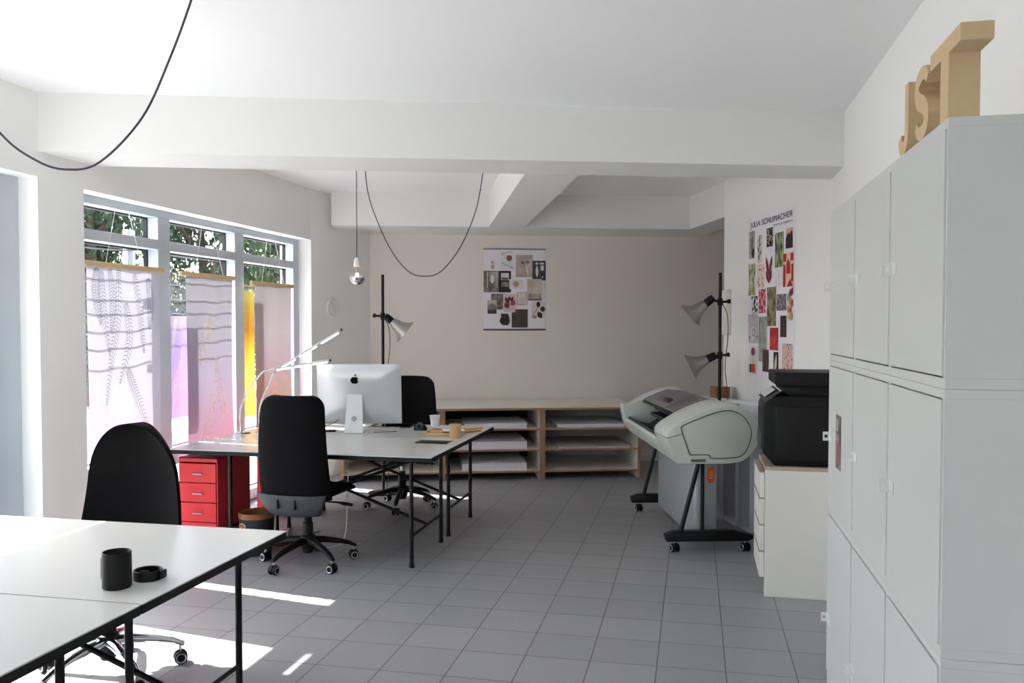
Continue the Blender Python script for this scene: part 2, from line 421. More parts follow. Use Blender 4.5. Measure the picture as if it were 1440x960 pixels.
# ---------------------------------------------------------------- hanging fabric panels
def fern(mb, pts, lw, m, fn, n=38, side=1.0):
    """pinnate frond drawn on the cloth: pts (a,b) polyline, lw = longest leaflet"""
    P = smoothpath([(a, 0, b) for a, b in pts], 12); L = len(P)-1
    for i in range(L):
        p, q = P[i], P[i+1]; d = (q-p).normalized(); nx = Vector((-d.z, 0, d.x))*.002
        mb.face([fn(p.x+nx.x, p.z+nx.z), fn(p.x-nx.x, p.z-nx.z), fn(q.x-nx.x, q.z-nx.z), fn(q.x+nx.x, q.z+nx.z)], m)
    for k in range(n):
        t = k/n; idx = min(int(t*L), L-1); p = P[idx]; d = (P[idx+1]-P[idx]).normalized(); nr = Vector((-d.z, 0, d.x))
        l = lw*math.sin(PI*(.12+.86*t))**.7
        for sg in (-1, 1):
            e = p+nr*sg*l+d*l*.55; mid = p+nr*sg*l*.55+d*l*.18; w = d*.0034
            mb.face([fn(p.x, p.z), fn(mid.x-w.x, mid.z-w.z), fn(e.x, e.z), fn(mid.x+w.x, mid.z+w.z)], m)
TR = .062
F1 = fabric('white_voile', [(.55, '#f1ebf7'), (1.2, '#eceafa'), (2., '#ebeaf9')], TR)
F2 = fabric('lilac_pink_voile', [(.35, '#ee9fae'), (.75, '#e6c2db'), (1.15, '#dccfe9'), (1.5, '#dcd6e6'), (2., '#d3d2da')], TR*.66)  # greyed top stop stands for outside shade on the upper cloth
F3 = fabric('peach_voile', [(.5, '#f5ac9a'), (.85, '#f7c9b2'), (1.15, '#f3d6dc'), (1.5, '#efe3e8'), (2., '#d8d3d5')], TR*.55)  # dulled top stop: shade on the panel's upper part painted in
F4 = fabric('violet_print', [(.80, '#c795c8'), (1.1, '#b79ad0'), (1.4, '#a594c0'), (1.65, '#9c98a8')], TR*1.6)
F5 = fabric('yellow_print', [(.72, '#f4c75c'), (1.1, '#f6d566'), (1.3, '#e8b43c'), (1.5, '#a9752c'), (1.86, '#8b8a44')], TR*1.3)
FERNG = fabric('grey_fern_frond', [(0, '#90968f'), (2, '#979d99')], TR*.45)  # grey frond shapes laid over the white cloth
INKY = mat('yellow_fern_ink', '#fbe9a4', .8)
INKO = mat('orange_print_ink', '#f7c690', .8)
INKF = mat('pale_yellow_ink', '#fdf0a6', .8)
def panel(label, x, y0, y1, z0, z1, fm, rod, ferns, ink, lw, strings, taper=0., cat='fabric panel'):
    t = thing('fabric_panel', label, cat, (x, (y0+y1)/2, 0), 0, 'fabric panels in the window')
    W = y1-y0
    def fn(a, b, off=.0):      # a across 0..1 , b height in metres
        k = (z1-b)/(z1-z0)
        y = (a-.5)*W*(1-taper*math.sin(PI*min(1, k*1.2))*.5) 
        return Vector((.012*math.sin(a*5+k*2)*k+.006*math.sin(a*13)+off, y, b))
    m = MB(); m.grid(lambda i, j: fn(i, z0+(z1-z0)*j), 24, 30, fm)
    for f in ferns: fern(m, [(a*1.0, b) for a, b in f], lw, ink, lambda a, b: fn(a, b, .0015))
    m.build('fabric', t)
    if rod:
        r = MB(); r.box((-.012, -W/2-rod[0], z1-.012), (.014, W/2+rod[1], z1+.022), M['wood'], .004); r.build('wooden_rod', t)
        s = MB()
        for a in strings:
            s.tube([(0, a*W, z1+.02), (-.03, a*W*.35+.02, 2.335)], .0022, M['whitecable'], 5)
        s.build('string', t)
    return t
# the ferns work on (fraction across, height); fractions are scaled to metres inside fern() by the panel width
panel('white fabric panel with hanging grey fern fronds, leftmost in the window', -3.775, 4.768, 5.52, .66, 1.94, F1, (.03, .05),
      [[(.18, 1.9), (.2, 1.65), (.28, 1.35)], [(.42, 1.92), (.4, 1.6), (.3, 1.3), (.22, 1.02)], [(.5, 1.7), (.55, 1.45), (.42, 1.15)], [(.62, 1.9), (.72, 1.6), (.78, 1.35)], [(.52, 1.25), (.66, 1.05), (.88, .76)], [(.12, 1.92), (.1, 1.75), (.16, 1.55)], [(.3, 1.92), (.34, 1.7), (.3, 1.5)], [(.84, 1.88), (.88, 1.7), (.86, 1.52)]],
      FERNG, .06, (-.25, .25))
panel('lilac and pink fabric panel with pale yellow ferns, in the middle of the window', -3.775, 5.85, 6.52, .40, 1.935, F2, (.06, .04),
      [[(.2, .5), (.42, .72), (.6, .98)], [(.85, .8), (.7, 1.05), (.6, 1.3)], [(.25, 1.25), (.4, 1.45), (.5, 1.62)]], INKY, .10, (-.3, .3), .06)
panel('peach fabric panel with orange shapes, rightmost in the window beside the wall', -3.775, 6.89, 7.59, .45, 1.915, F3, (.05, .05),
      [[(.1, 1.0), (.5, 1.2), (.9, 1.0)], [(.2, .8), (.55, .95), (.8, .75)]], INKO, .10, (-.3, .3), .05)
panel('narrow violet fabric with yellow ferns hanging against the glass beside the lilac panel', -3.872, 5.755, 6.02, .84, 1.62, F4, None,
      [[(.2, 1.32), (.35, 1.48), (.45, 1.6)], [(.3, 1.08), (.6, 1.2), (.75, 1.36)], [(.1, .86), (.35, 1.0), (.7, 1.1)]], INKF, .075, ())
panel('narrow ochre and yellow fabric hanging against the glass beside the peach panel', -3.872, 6.83, 7.06, .74, 1.85, F5, None, [[(.4, .8), (.5, 1.1), (.6, 1.4)]], INKF, .08, ())

# ---------------------------------------------------------------- work tables
def worktable(label, y0, y1, ylegs, x0=-3.455, x1=-1.605, xl=(-3.03, -1.76), h=.72):
    ox, oy = (x0+x1)/2, (y0+y1)/2
    t = thing('work_table', label, 'table', (ox, oy, 0), 0)
    m = MB(); m.box((x0-ox, y0-oy+.002, h-.005), (x1-ox, y1-oy-.002, h), M['white'], .001)
    m.build('tabletop', t, 0)
    m = MB(); m.box((x0-ox, y0-oy+.002, h-.032), (x1-ox, y1-oy-.002, h-.0052), M['edge'], .001); m.build('tabletop_edge', t, 0)
    for xx in xl:
        for yy in ylegs:
            m = MB(); m.tube([(xx-ox, yy-oy, 0), (xx-ox, yy-oy, .03), (xx-ox, yy-oy, .031), (xx-ox, yy-oy, h-.033)], [.0165, .0165, .0135, .0135], M['blackm'], 14); m.build('leg', t)
        for zr, rr in ((.20, .010), (h-.046, .0125)):
            m = MB(); m.tube([(xx-ox, ylegs[0]-oy, zr), (xx-ox, ylegs[1]-oy, zr)], rr, M['blackm'], 10); m.build('rail', t)
    ym = (ylegs[0]+ylegs[1])/2-oy
    for a, b in ((xl[0], xl[1]), (xl[1], xl[0])):
        s = .012 if a < b else -.012
        m = MB(); m.tube([(a-ox, ym+s, h-.05), (b-ox, ym+s, .20)], .011, M['blackm'], 10); m.build('brace', t)
    return t
worktable('white work table with black edges near the camera, holding the black cup', 2.245, 3.175, (2.394, 3.066))
worktable('white work table pushed against the near side of the table with the black cup', 1.315, 2.243, (1.47, 2.09))
worktable('white work table with an office chair drawn up to its near side', 5.12, 5.965, (5.19, 5.84))
worktable('white work table carrying the desktop computer, near the low shelves', 5.967, 6.83, (6.03, 6.66))

# ---------------------------------------------------------------- office chairs
def caster(parent, p, ang, m, rimm):
    mb = MB(); c, s = math.cos(ang), math.sin(ang); mt = Matrix.Translation(p) @ Matrix.Rotation(ang, 4, 'Z')
    rot = Matrix.Rotation(PI/2, 4, 'Y')
    for sx in (-.018, .018):
        mb.lathe([(0, -.011), (.024, -.011), (.029, -.007), (.029, .007), (.024, .011), (0, .011)], m, 18, mt @ Matrix.Translation((sx, 0, .029)) @ rot)
        mb.lathe([(.017, .0112), (.021, .0125), (.023, .0112)], rimm, 18, mt @ Matrix.Translation((sx, 0, .029)) @ rot @ Matrix.Rotation(0 if sx > 0 else PI, 4, 'X'))
    mb.prism([(.031*math.cos(a), .031+.034*math.sin(a)) for a in [i*PI/8 for i in range(9)]], -.007, .007, m, lambda a, b, h: (mt @ Vector((h, a, b))))
    mb.tube([mt @ Vector((0, 0, .05)), mt @ Vector((0, 0, .092))], .008, rimm, 8)
    return mb.build('caster', parent)
def office_chair(label, loc, rotz, phase, style, basem, rimm):
    t = thing('office_chair', label, 'chair', (loc[0], loc[1], 0), rotz, 'office chairs')
    Rr = .30
    for k in range(5):
        a = phase-rotz+k*2*PI/5; d = Vector((math.cos(a), math.sin(a), 0)); nrm = Vector((-d.y, d.x, 0))
        m = MB()
        sec = [(.02, .155, .030, .024), (.10, .150, .026, .022), (.20, .130, .022, .018), (.27, .110, .020, .015), (.305, .092, .018, .012), (.318, .088, .012, .010)]
        bm = bmesh.new(); rings = []
        for (r, z, w, hh) in sec:
            rings.append([bm.verts.new(d*r+nrm*w*math.cos(q)+Vector((0, 0, z+hh*math.sin(q)))) for q in [j*PI/4 for j in range(8)]])
        for i in range(len(rings)-1):
            for j in range(8): bm.faces.new((rings[i][j], rings[i][(j+1) % 8], rings[i+1][(j+1) % 8], rings[i+1][j]))
        bm.faces.new(rings[0][::-1]); bm.faces.new(rings[-1]); bmesh.ops.recalc_face_normals(bm, faces=bm.faces[:])
        m._add(bm, basem); leg = m.build('leg', t, 60)
        caster(leg, d*Rr, a+PI/2+.5*math.sin(k*2.1), M['plast'], rimm)
    m = MB(); m.lathe([(0, .07), (.03, .075), (.045, .115), (.045, .185), (.034, .19), (.034, .27), (.027, .275), (.027, .31), (0, .31)], M['plast'], 20); m.build('hub', t)
    m = MB(); m.lathe([(0, .30), (.014, .30), (.014, .42), (0, .42)], M['chrome'], 16) if style == 'tall' else m.lathe([(0, .14), (.036, .14), (.036, .40), (0, .40)], M['plast'], 20); m.build('gas_lift', t)
    m = MB(); m.box((-.075, -.12, .385), (.075, .12, .435), M['plast'], .012); m.box((-.09, -.02, .425), (.09, .20, .45), M['plast'], .008); m.build('mechanism', t)
    for sx in (-1, 1):
        m = MB(); m.tube([(sx*.07, .02, .41), (sx*.20, .03, .405), (sx*.24, .035, .398), (sx*.30, .04, .392)], [.006, .006, .012, .010], M['plast'], 10); m.build('lever', t)
    # seat
    def hw(v): return .245*(1-.10*v)
    def sf(u, v):
        x = (u*2-1); y = -.20+.47*v; w = .24*(1-max(0, (v-.75))**2*2.2)*(1-max(0, (.15-v))*1.2)
        edge = max(abs(x), abs(2*v-1))
        return Vector((x*w, y, .515-.02*x*x*0-.035*max(0, v-.7)**1*1.6-.03*edge**8))
    def sb(u, v):
        p = sf(u, v); edge = max(abs(u*2-1), abs(2*v-1)); p.z = min(p.z-.012, .452+.02*edge**6-.03*max(0, v-.7)); return p
    m = MB(); m.slab(sf, sb, 20, 20, M['fab']); m.build('seat', t)
    # backrest
    if style == 'tall':
        z0, z1 = .455, 1.11
        def w(z):
            k = (z-z0)/(z1-z0); b = .246-.032*k+.006*math.sin(PI*k)
            if z > z1-.085: b -= .085*(1-math.sqrt(max(0, 1-((z-z1+.085)/.085)**2)))
            return b
    else:
        z0, z1 = .47, 1.10
        def w(z):
            k = (z-z0)/(z1-z0); b = .288-.080*k
            if k > .60: b *= max(.0, 1-((k-.60)/.40)**2.2)**.5*.985+.015
            return b
    cv = .05 if style == 'tall' else .07
    def yb(z): k = (z-z0)/(z1-z0); return -.185-.055*k-.03*math.sin(PI*k*.9)+(.03*k*k)
    def bf(u, v): x = u*2-1; z = z0+(z1-z0)*(1-(1-v)**1.7); return Vector((x*w(z), yb(z)+cv*x*x+.008, z))
    def bb(u, v):
        x = u*2-1; z = z0+(z1-z0)*(1-(1-v)**1.7); th = .055*(1-.75*abs(x)**5)*(1-.8*max(0, (v-.8)/.2)**3); return Vector((x*w(z), yb(z)+cv*x*x-th, z))
    m = MB(); m.slab(bf, bb, 22, 32, M['fab']); m.build('backrest', t, 60)
    m = MB()
    def pf(u, v): x = u*2-1; z = .35+.14*v; ww = .190+.045*v-.06*max(0, .4-v)**1.0; return Vector((x*ww, -.232+.045*x*x+.05*(1-v)**2, z))
    def pb(u, v): p = pf(u, v); p.y -= .028; return p
    m.slab(pf, pb, 16, 8, M['darkgrey'])
    for x in (-.065, .055): m.box((x-.005, -.264, .405), (x+.005, -.235, .465), M['plast'], .002)
    m.build('back_shell', t, 60)
    m = MB(); m.box((-.035, -.225, .375), (.035, -.08, .40), M['plast'], .006); m.build('back_bracket', t)
    return t
office_chair('black office chair seen from behind at the table beside the red drawer units', (-2.45, 5.14), math.radians(-4), math.radians(36), 'tall', M['plast'], M['alum'])
office_chair('black office chair half hidden behind the desktop computer', (-2.42, 6.90), math.radians(176), math.radians(63), 'tall', M['plast'], M['alum'])
office_chair('black round-backed office chair with chrome star base, behind the near table', (-2.53, 3.30), math.radians(176), math.radians(40), 'round', M['chrome'], M['alum'])

# ---------------------------------------------------------------- red drawer units
def redunit(label, loc, rotz):
    t = thing('drawer_unit', label, 'drawer unit', loc, rotz)
    w, d, h, z0 = .145, .43, .655, .05
    m = MB(); m.box((-w, 0, z0), (w, .006, z0+.03), M['red']);
    m.box((-w, 0, z0), (-w+.008, d, h), M['red'], .002); m.box((w-.008, 0, z0), (w, d, h), M['red'], .002)
    m.box((-w, 0, h-.03), (w, .008, h), M['red'], .002); m.box((-w, 0, h-.008), (w, d, h), M['red'], .002); m.box((-w, d-.008, z0), (w, d, h), M['red'], .002); m.box((-w, .0, z0), (w, d, z0+.008), M['red'])
    m.build('cabinet_body', t, 0)
    n = 4; hh = (h-.035-z0-.035)/n
    for k in range(n):
        za = z0+.033+k*hh
        m = MB(); m.box((-w+.012, -.004, za+.003), (w-.012, .012, za+hh-.003), M['red'], .002); dr = m.build('drawer', t, 0)
        m = MB(); m.box((-.038, -.016, za+hh*.42), (.038, -.004, za+hh*.50), M['silver'], .003); m.box((-.03, -.006, za+hh*.52), (.03, -.0035, za+hh*.70), M['red'], .001); m.build('handle', dr, 0)
    for sx in (-1, 1):
        for y in (.05, d-.05): caster(t, Vector((sx*(w-.04), y, 0)), .4*sx, M['plast'], M['alum'])
    return t
redunit('red metal drawer unit with silver handles facing the camera, under the table end', (-3.275, 5.20, 0), 0)
redunit('red metal drawer unit turned with its back to the camera, behind the black basket', (-3.315, 6.76, 0), PI)

# ---------------------------------------------------------------- basket
t = thing('waste_basket', 'round black basket with bentwood rim beside the red drawer unit', 'basket', (-2.90, 5.30, 0))
m = MB(); m.lathe([(0, 0), (.098, 0), (.112, .15), (.117, .255), (.112, .255), (.107, .15), (.094, .012), (0, .012)], M['basket'], 32); m.build('basket_body', t)
m = MB(); m.lathe([(.110, .25), (.119, .25), (.121, .285), (.116, .288), (.110, .285), (.110, .25)], M['rim'], 32); m.lathe([(.1085, .10), (.1095, .25), (.1085, .25), (.1075, .10)], M['rim'], 32); m.build('rim', t)
for a in (math.radians(245), math.radians(65)):
    m = MB(); pts = []
    for k in range(17):
        q = 2*PI*k/16; b = a+.26*math.cos(q); z = .205+.018*math.sin(q); pts.append((.1185*math.cos(b), .1185*math.sin(b), z))
    m.face(pts[:-1], M['rim']); m.tube(pts, .003, M['wood'], 6); m.build('handle_hole', t)
# folded paper bundles by the window bottom
t = thing('paper_bundle', 'grey rolled papers leaning by the window between the two red drawer units', 'paper roll', (-3.52, 6.17, 0))
for k, (dx, dy, l, r, mm) in enumerate(((-.03, 0, .40, .022, 'greyboard'), (.025, .02, .38, .02, 'ink'), (.0, -.03, .36, .02, 'greyboard'))):
    m = MB(); m.tube([(dx+.05, dy, .0), (dx*2-.05, dy, l)], r, M[mm], 12); m.build('roll', t)

# ---------------------------------------------------------------- low paper shelves (skewed frame)
def lbox(mb, u0, v0, z0, u1, v1, z1, m, o, bev=0.):
    mb.box((u0-o[0], v0-o[1], z0), (u1-o[0], v1-o[1], z1), m, bev)
VF, VB = 8.50, 9.50
def edge_board(mb, u0, u1, z0, z1, o, front=True):
    lbox(mb, u0, VF+.004, z0, u1, VB, z1, M['shelf'], o); lbox(mb, u0, VF, z0, u1, VF+.004, z1, M['ply'], o)
for k, (u0, u1, lb) in enumerate(((-.80, .199, 'white plywood-edged shelf unit, leftmost, mostly hidden behind the table'), (.20, 1.1995, 'white plywood-edged shelf unit left of the centre post, holding thick paper piles'), (1.2005, 2.205, 'white plywood-edged shelf unit at the right end, beside the plotter'))):
    o = ((u0+u1)/2, VF); t = thing('shelf_unit', lb, 'shelf', R(o[0], o[1]), A18, 'low shelf units along the back wall')
    for a, b in ((u0, u0+.028), (u1-.028, u1)):
        m = MB(); lbox(m, a, VF+.004, 0, b, VB, .70, M['shelf'], o); lbox(m, a, VF, 0, b, VF+.004, .70, M['ply'], o); m.build('side_panel', t, 0)
    for z in (.072, .288, .497):
        m = MB(); edge_board(m, u0+.028, u1-.028, z, z+.018, o); m.build('shelf_board', t, 0)
    m = MB(); lbox(m, u0+.028, VB-.02, .072, u1-.028, VB-.01, .70, M['dark'] if k == 1 else M['greyboard'], o); m.build('back_panel', t, 0)
o = (.70, VF); t = thing('worktop', 'long pale worktop with plywood edge lying on the low shelf units', 'worktop', R(o[0], o[1]), A18)
m = MB(); lbox(m, -.80, VF-.012, .70, 2.21, VB+.02, .722, M['shelf'], o); m.build('board', t, 0)
m = MB(); lbox(m, -.80, VF-.016, .70, 2.21, VF-.0122, .722, M['ply'], o); m.build('board_edge', t, 0)
def ream(label, u0, u1, v0, v1, z, h, mm='paper', dark=False):
    o = ((u0+u1)/2, v0); t = thing('paper_ream', label, 'paper', R(o[0], o[1], z), A18, 'large paper piles on the low shelves')
    m = MB(); n = max(2, int(h/.012))
    for k in range(n):
        e = random.uniform(-.006, .006); m.box((u0-o[0]+e, e, h*k/n), (u1-o[0]+e*.5, v1-v0, h*(k+1)/n-.0012), M[mm])
    m.build('sheets', t, 0)
    if dark:
        m = MB(); m.box((u0-o[0]+.0, .0, h+.001), (u1-o[0], v1-v0, h+.005), M['dark']); m.build('cover_sheet', t, 0)
ream('thick pile of large white paper on the top shelf left of the centre post', .42, 1.05, 8.56, 9.2, .517, .045)
ream('thick pile of large white paper on the middle shelf left of the centre post', .36, 1.05, 8.55, 9.35, .308, .072)
ream('thick pile of large white paper on the bottom shelf left of the centre post', .40, 1.05, 8.55, 9.3, .092, .07)
ream('thin pile of large sheets on the top shelf right of the centre post', 1.36, 2.05, 8.56, 9.3, .517, .03)
ream('single large grey board on the middle shelf right of the centre post', 1.36, 2.10, 8.52, 9.3, .308, .014, 'greyboard')
ream('small white pile of paper in the leftmost shelf unit, beside the office chair', -.35, .12, 8.56, 9.1, .517, .05)

# ---------------------------------------------------------------- plotter
A145 = math.radians(14.5)
P0 = R(1.5, 5.45)
t = thing('plotter', 'large format grey-white plotter on a wheeled stand in front of the poster wall', 'plotter', (P0.x, P0.y, 0), A145)
def arc(cx, cz, r, a0, a1, n): return [(cx+r*math.cos(math.radians(a0+(a1-a0)*k/n)), cz+r*math.sin(math.radians(a0+(a1-a0)*k/n))) for k in range(n+1)]
rear = [(p.x, p.y) for p in smoothpath([(.50, .64, 0), (.60, .66, 0), (.675, .73, 0), (.705, .81, 0), (.69, .90, 0), (.64, .975, 0), (.56, 1.020, 0), (.47, 1.028, 0), (.36, .998, 0), (.24, .945, 0), (.13, .880, 0)], 4)]
prof_near = [(.165, .64)]+rear+[(.097, .850), (.088, .83), (.091, .80)]
prof_far = [(.165, .64)]+rear+[(.085, .885), (.068, .872), (.085, .80), (.11, .71)]
m = MB(); m.prism(prof_near, 0, .40, M['plot'], xz(), .008); nc = m.build('end_cover', t, 50)
# panel line on the near end
line = [(p.x, -.0015, p.y) for p in smoothpath([(.241, .701, 0), (.200, .82, 0), (.186, .87, 0), (.20, .895, 0), (.335, .952, 0), (.44, .984, 0), (.52, .988, 0), (.59, .955, 0), (.638, .89, 0), (.648, .82, 0), (.62, .735, 0), (.577, .690, 0), (.50, .678, 0), (.385, .678, 0), (.365, .700, 0), (.241, .701, 0)], 6)]
m = MB(); m.tube(line, .003, M['darkgrey'], 6); m.build('panel_groove', nc)
m = MB(); m.box((.25, -.004, .655), (.346, .004, .672), M['plotgrey'], .002); m.build('vent', nc, 0)
m = MB(); m.tube([(.0915, .38, .805), (.089, -.002, .812), (.193, -.002, .838)], .002, M['darkgrey'], 6); m.build('seam', nc)
m = MB(); m.prism(prof_far, 1.60, 1.74, M['plot'], xz(), .012); m.build('end_cover', t, 50)
trough = [(.165, .64), (.50, .64), (.60, .66), (.675, .73), (.70, .80), (.68, .885), (.62, .955), (.56, .99), (.54, .98), (.50, .80), (.30, .69), (.15, .735), (.125, .77), (.098, .775), (.092, .755), (.12, .70)]
m = MB(); m.prism(trough, .39, 1.61, M['plot'], xz(), .006); m.build('lower_body', t, 50)
tray = [(.127, .772), (.153, .738), (.30, .694), (.497, .803), (.537, .975), (.50, .975), (.46, .83), (.30, .72), (.165, .758), (.135, .785)]
m = MB(); m.prism(tray, .40, 1.60, M['plotdark'], xz()); m.build('output_tray', t, 0)
m = MB(); m.box((.30, .45, .80), (.48, 1.55, .83), M['plotdark'], .01); m.tube([(.36, .42, .86), (.36, 1.58, .86)], .018, M['plotdark'], 12); m.build('carriage_rail', t)
cov = [(.252, .928), (.30, .954), (.37, .985), (.46, 1.012), (.575, 1.004), (.575, .99), (.46, .998), (.375, .972), (.305, .941), (.258, .916)]
m = MB(); m.prism(cov, .38, 1.66, M['plotgrey'], xz(), .002); cv = m.build('top_cover', t, 50)
m = MB(); m.box((.31, .97, .955), (.36, 1.13, .986), M['darkgrey'], .006); m.build('cover_grip', cv)
m = MB()
m.box((.245, .42, .908), (.27, 1.6, .92), M['plotdark']); m.build('cover_lip', cv, 0)
for y in (.235, 1.52):
    m = MB()
    m.tube([(.235, y, .11), (.37, y, .64)], .016, M['blackm'], 12); m.tube([(.395, y+.015, .11), (.395, y+.015, .64)], .013, M['blackm'], 10)
    leg = m.build('leg', t)
    m = MB(); m.prism([(.14, .075), (.70, .075), (.74, .09), (.74, .115), (.60, .145), (.20, .145), (.13, .12)], y-.03, y+.045, M['blackm'], xz(), .006); m.build('foot', leg, 50)
    for x in (.20, .69): caster(leg, Vector((x, y, 0)), .3, M['plast'], M['alum'])
m = MB(); m.box((.345, .28, .055), (.512, 1.46, .63), M['bin'], .03); bn = m.build('paper_bin', t, 50)
m = MB(); m.prism([(p[0], p[1]) for p in arc(.46, .555, .022, 0, 180, 8)+arc(.46, .485, .022, 180, 360, 8)], .274, .281, M['orange'], xz())
for dz in (-.02, 0, .02): m.box((.448, .2725, .517+dz), (.472, .2745, .523+dz), M['yellow'])
m.build('sticker', bn, 0); bn.children[0]['label'] = 'orange oval sticker'

# cartons behind the plotter, against the poster wall
def carton(label, u0, u1, v0, v1, h, marks=True):
    o = ((u0+u1)/2, v0); t = thing('carton', label, 'carton', R(o[0], o[1]), A18, 'cartons along the poster wall')
    m = MB(); m.box((u0-o[0], 0, 0), (u1-o[0], v1-v0, h), M['carton'], .004); m.build('carton_body', t, 0)
    if marks:
        m = MB()
        cx = 0
        for z0, z1, x in ((.10, .20, cx), (.08, .17, cx+.05)): m.box((x-.006, -.0015, z0), (x+.006, .001, z1), M['blueink'])
        for k in range(4): m.box((cx-.08+k*.045, -.0015, .035+.012*(k % 2)), (cx-.05+k*.045, .001, .045+.012*(k % 2)), M['blueink'])
        m.box((cx-.02, -.0015, h-.13), (cx+.03, .001, h-.118), M['blueink'])
        m.box((cx+.05, -.0015, h-.17), (cx+.07, .001, h-.15), M['blueink'])
        m.build('printed_marks', t, 0)
    return t
carton('tall white carton with blue marks between plotter and printer cabinet, nearest of the row', 2.49, 2.75, 5.88, 6.10, .94)
carton('tall white carton with blue marks standing behind the nearest carton', 2.42, 2.73, 6.12, 6.34, .955)
carton('tall white carton standing third in the row behind the plotter', 2.40, 2.72, 6.36, 6.62, .95)
carton('tall white carton at the end of the row, carrying the brown box', 2.45, 2.74, 7.25, 7.66, .90, False)
t = thing('cardboard_box', 'small brown cardboard box on the last white carton behind the plotter', 'box', R(2.66, 7.35, .902), A18)
m = MB(); m.box((-.07, 0, 0), (.06, .16, .10), M['brown'], .003); m.build('box_body', t, 0)
m = MB(); m.box((-.07, .07, .1005), (.06, .095, .1015), M['tan']); m.build('tape', t, 0)
t = thing('paper_roll', 'pale paper roll standing between plotter bin and white cartons', 'paper roll', (.21, 7.10, 0), A18)
m = MB(); m.lathe([(.018, 0), (.04, 0), (.04, .78), (.018, .78), (.018, 0)], M['paper'], 20); m.build('roll', t)
m = MB(); m.lathe([(.014, .0), (.0175, .0), (.0175, .79), (.014, .79), (.014, .0)], M['brown'], 16); m.build('core', t)

# ---------------------------------------------------------------- clamp-lamp stands
def stand(label, loc, h, rot, lamps, base=True):
    t = thing('lamp_stand', label, 'floor lamp', loc, rot, 'floor stands with aluminium reflector lamps')
    m = MB(); m.tube([(0, 0, .01), (0, 0, h)], .014, M['blackm'], 12); m.build('pole', t)
    m = MB(); m.lathe([(0, 0), (.14, 0), (.14, .012), (.03, .03), (0, .03)], M['blackm'], 28); m.build('base', t)
    for (z, knob, off, dirv) in lamps:
        c = MB(); c.tube([(0, 0, z-.03), (0, 0, z+.03)], .022, M['plast'], 12); c.tube([(0, 0, z), (knob, 0, z+.005)], .010, M['plast'], 8); c.tube([(knob*.75, 0, z+.004), (knob, 0, z+.006)], .019, M['plast'], 10)
        o_ = Vector(off); c.tube([(0, 0, z), (o_.x, o_.y, o_.z)], .009, M['plast'], 8)
        cl = c.build('clamp', t)
        d = Vector(dirv).normalized(); q = Vector((0, 0, 1)).rotation_difference(d).to_matrix().to_4x4()
        mt = Matrix.Translation(o_) @ q
        s = MB(); s.lathe([(0, -.03), (.028, -.03), (.034, .0), (.034, .055), (.03, .06), (0, .06)], M['plast'], 20, mt); s.build('socket', t)
        s = MB(); s.lathe([(.034, .05), (.04, .065), (.05, .10), (.062, .14), (.085, .175), (.118, .205), (.121, .21), (.116, .207), (.083, .179), (.059, .142), (.047, .10), (.036, .065)], M['lampalu'], 36, mt); s.build('lamp_shade', t)
        s = MB(); s.lathe([(0, .06), (.02, .065), (.022, .09), (.04, .13), (.038, .16), (.02, .178), (0, .182)], M['porcelain'], 20, mt); s.build('bulb', t)
    m = MB(); pts = [(.02, -.01, lamps[0][0]-.02)]+[(.055+.012*math.sin(k*1.3), -.012, lamps[0][0]-.1-k*.12) for k in range(int((lamps[0][0]-.25)/.12))]+[(.03, 0, .04)]
    m.tube(smoothpath(pts, 4), .0035, M['blackcable'], 6); m.build('cord', t)
    return t
stand('black floor stand with two aluminium lamps behind the plotter', R(2.505, 7.02, 0), 1.99, math.radians(12),
      [(1.745, .085, (-.085, -.02, 1.765), (-.66, .30, -.62)), (1.295, .08, (-.06, -.01, 1.285), (-.85, .16, -.42))])
stand('black floor stand with one aluminium lamp left of the back wall poster', (-2.795, 7.448, 0), 2.012, math.radians(12),
      [(1.632, -.09, (.045, -.01, 1.617), (.75, .14, -.62))])

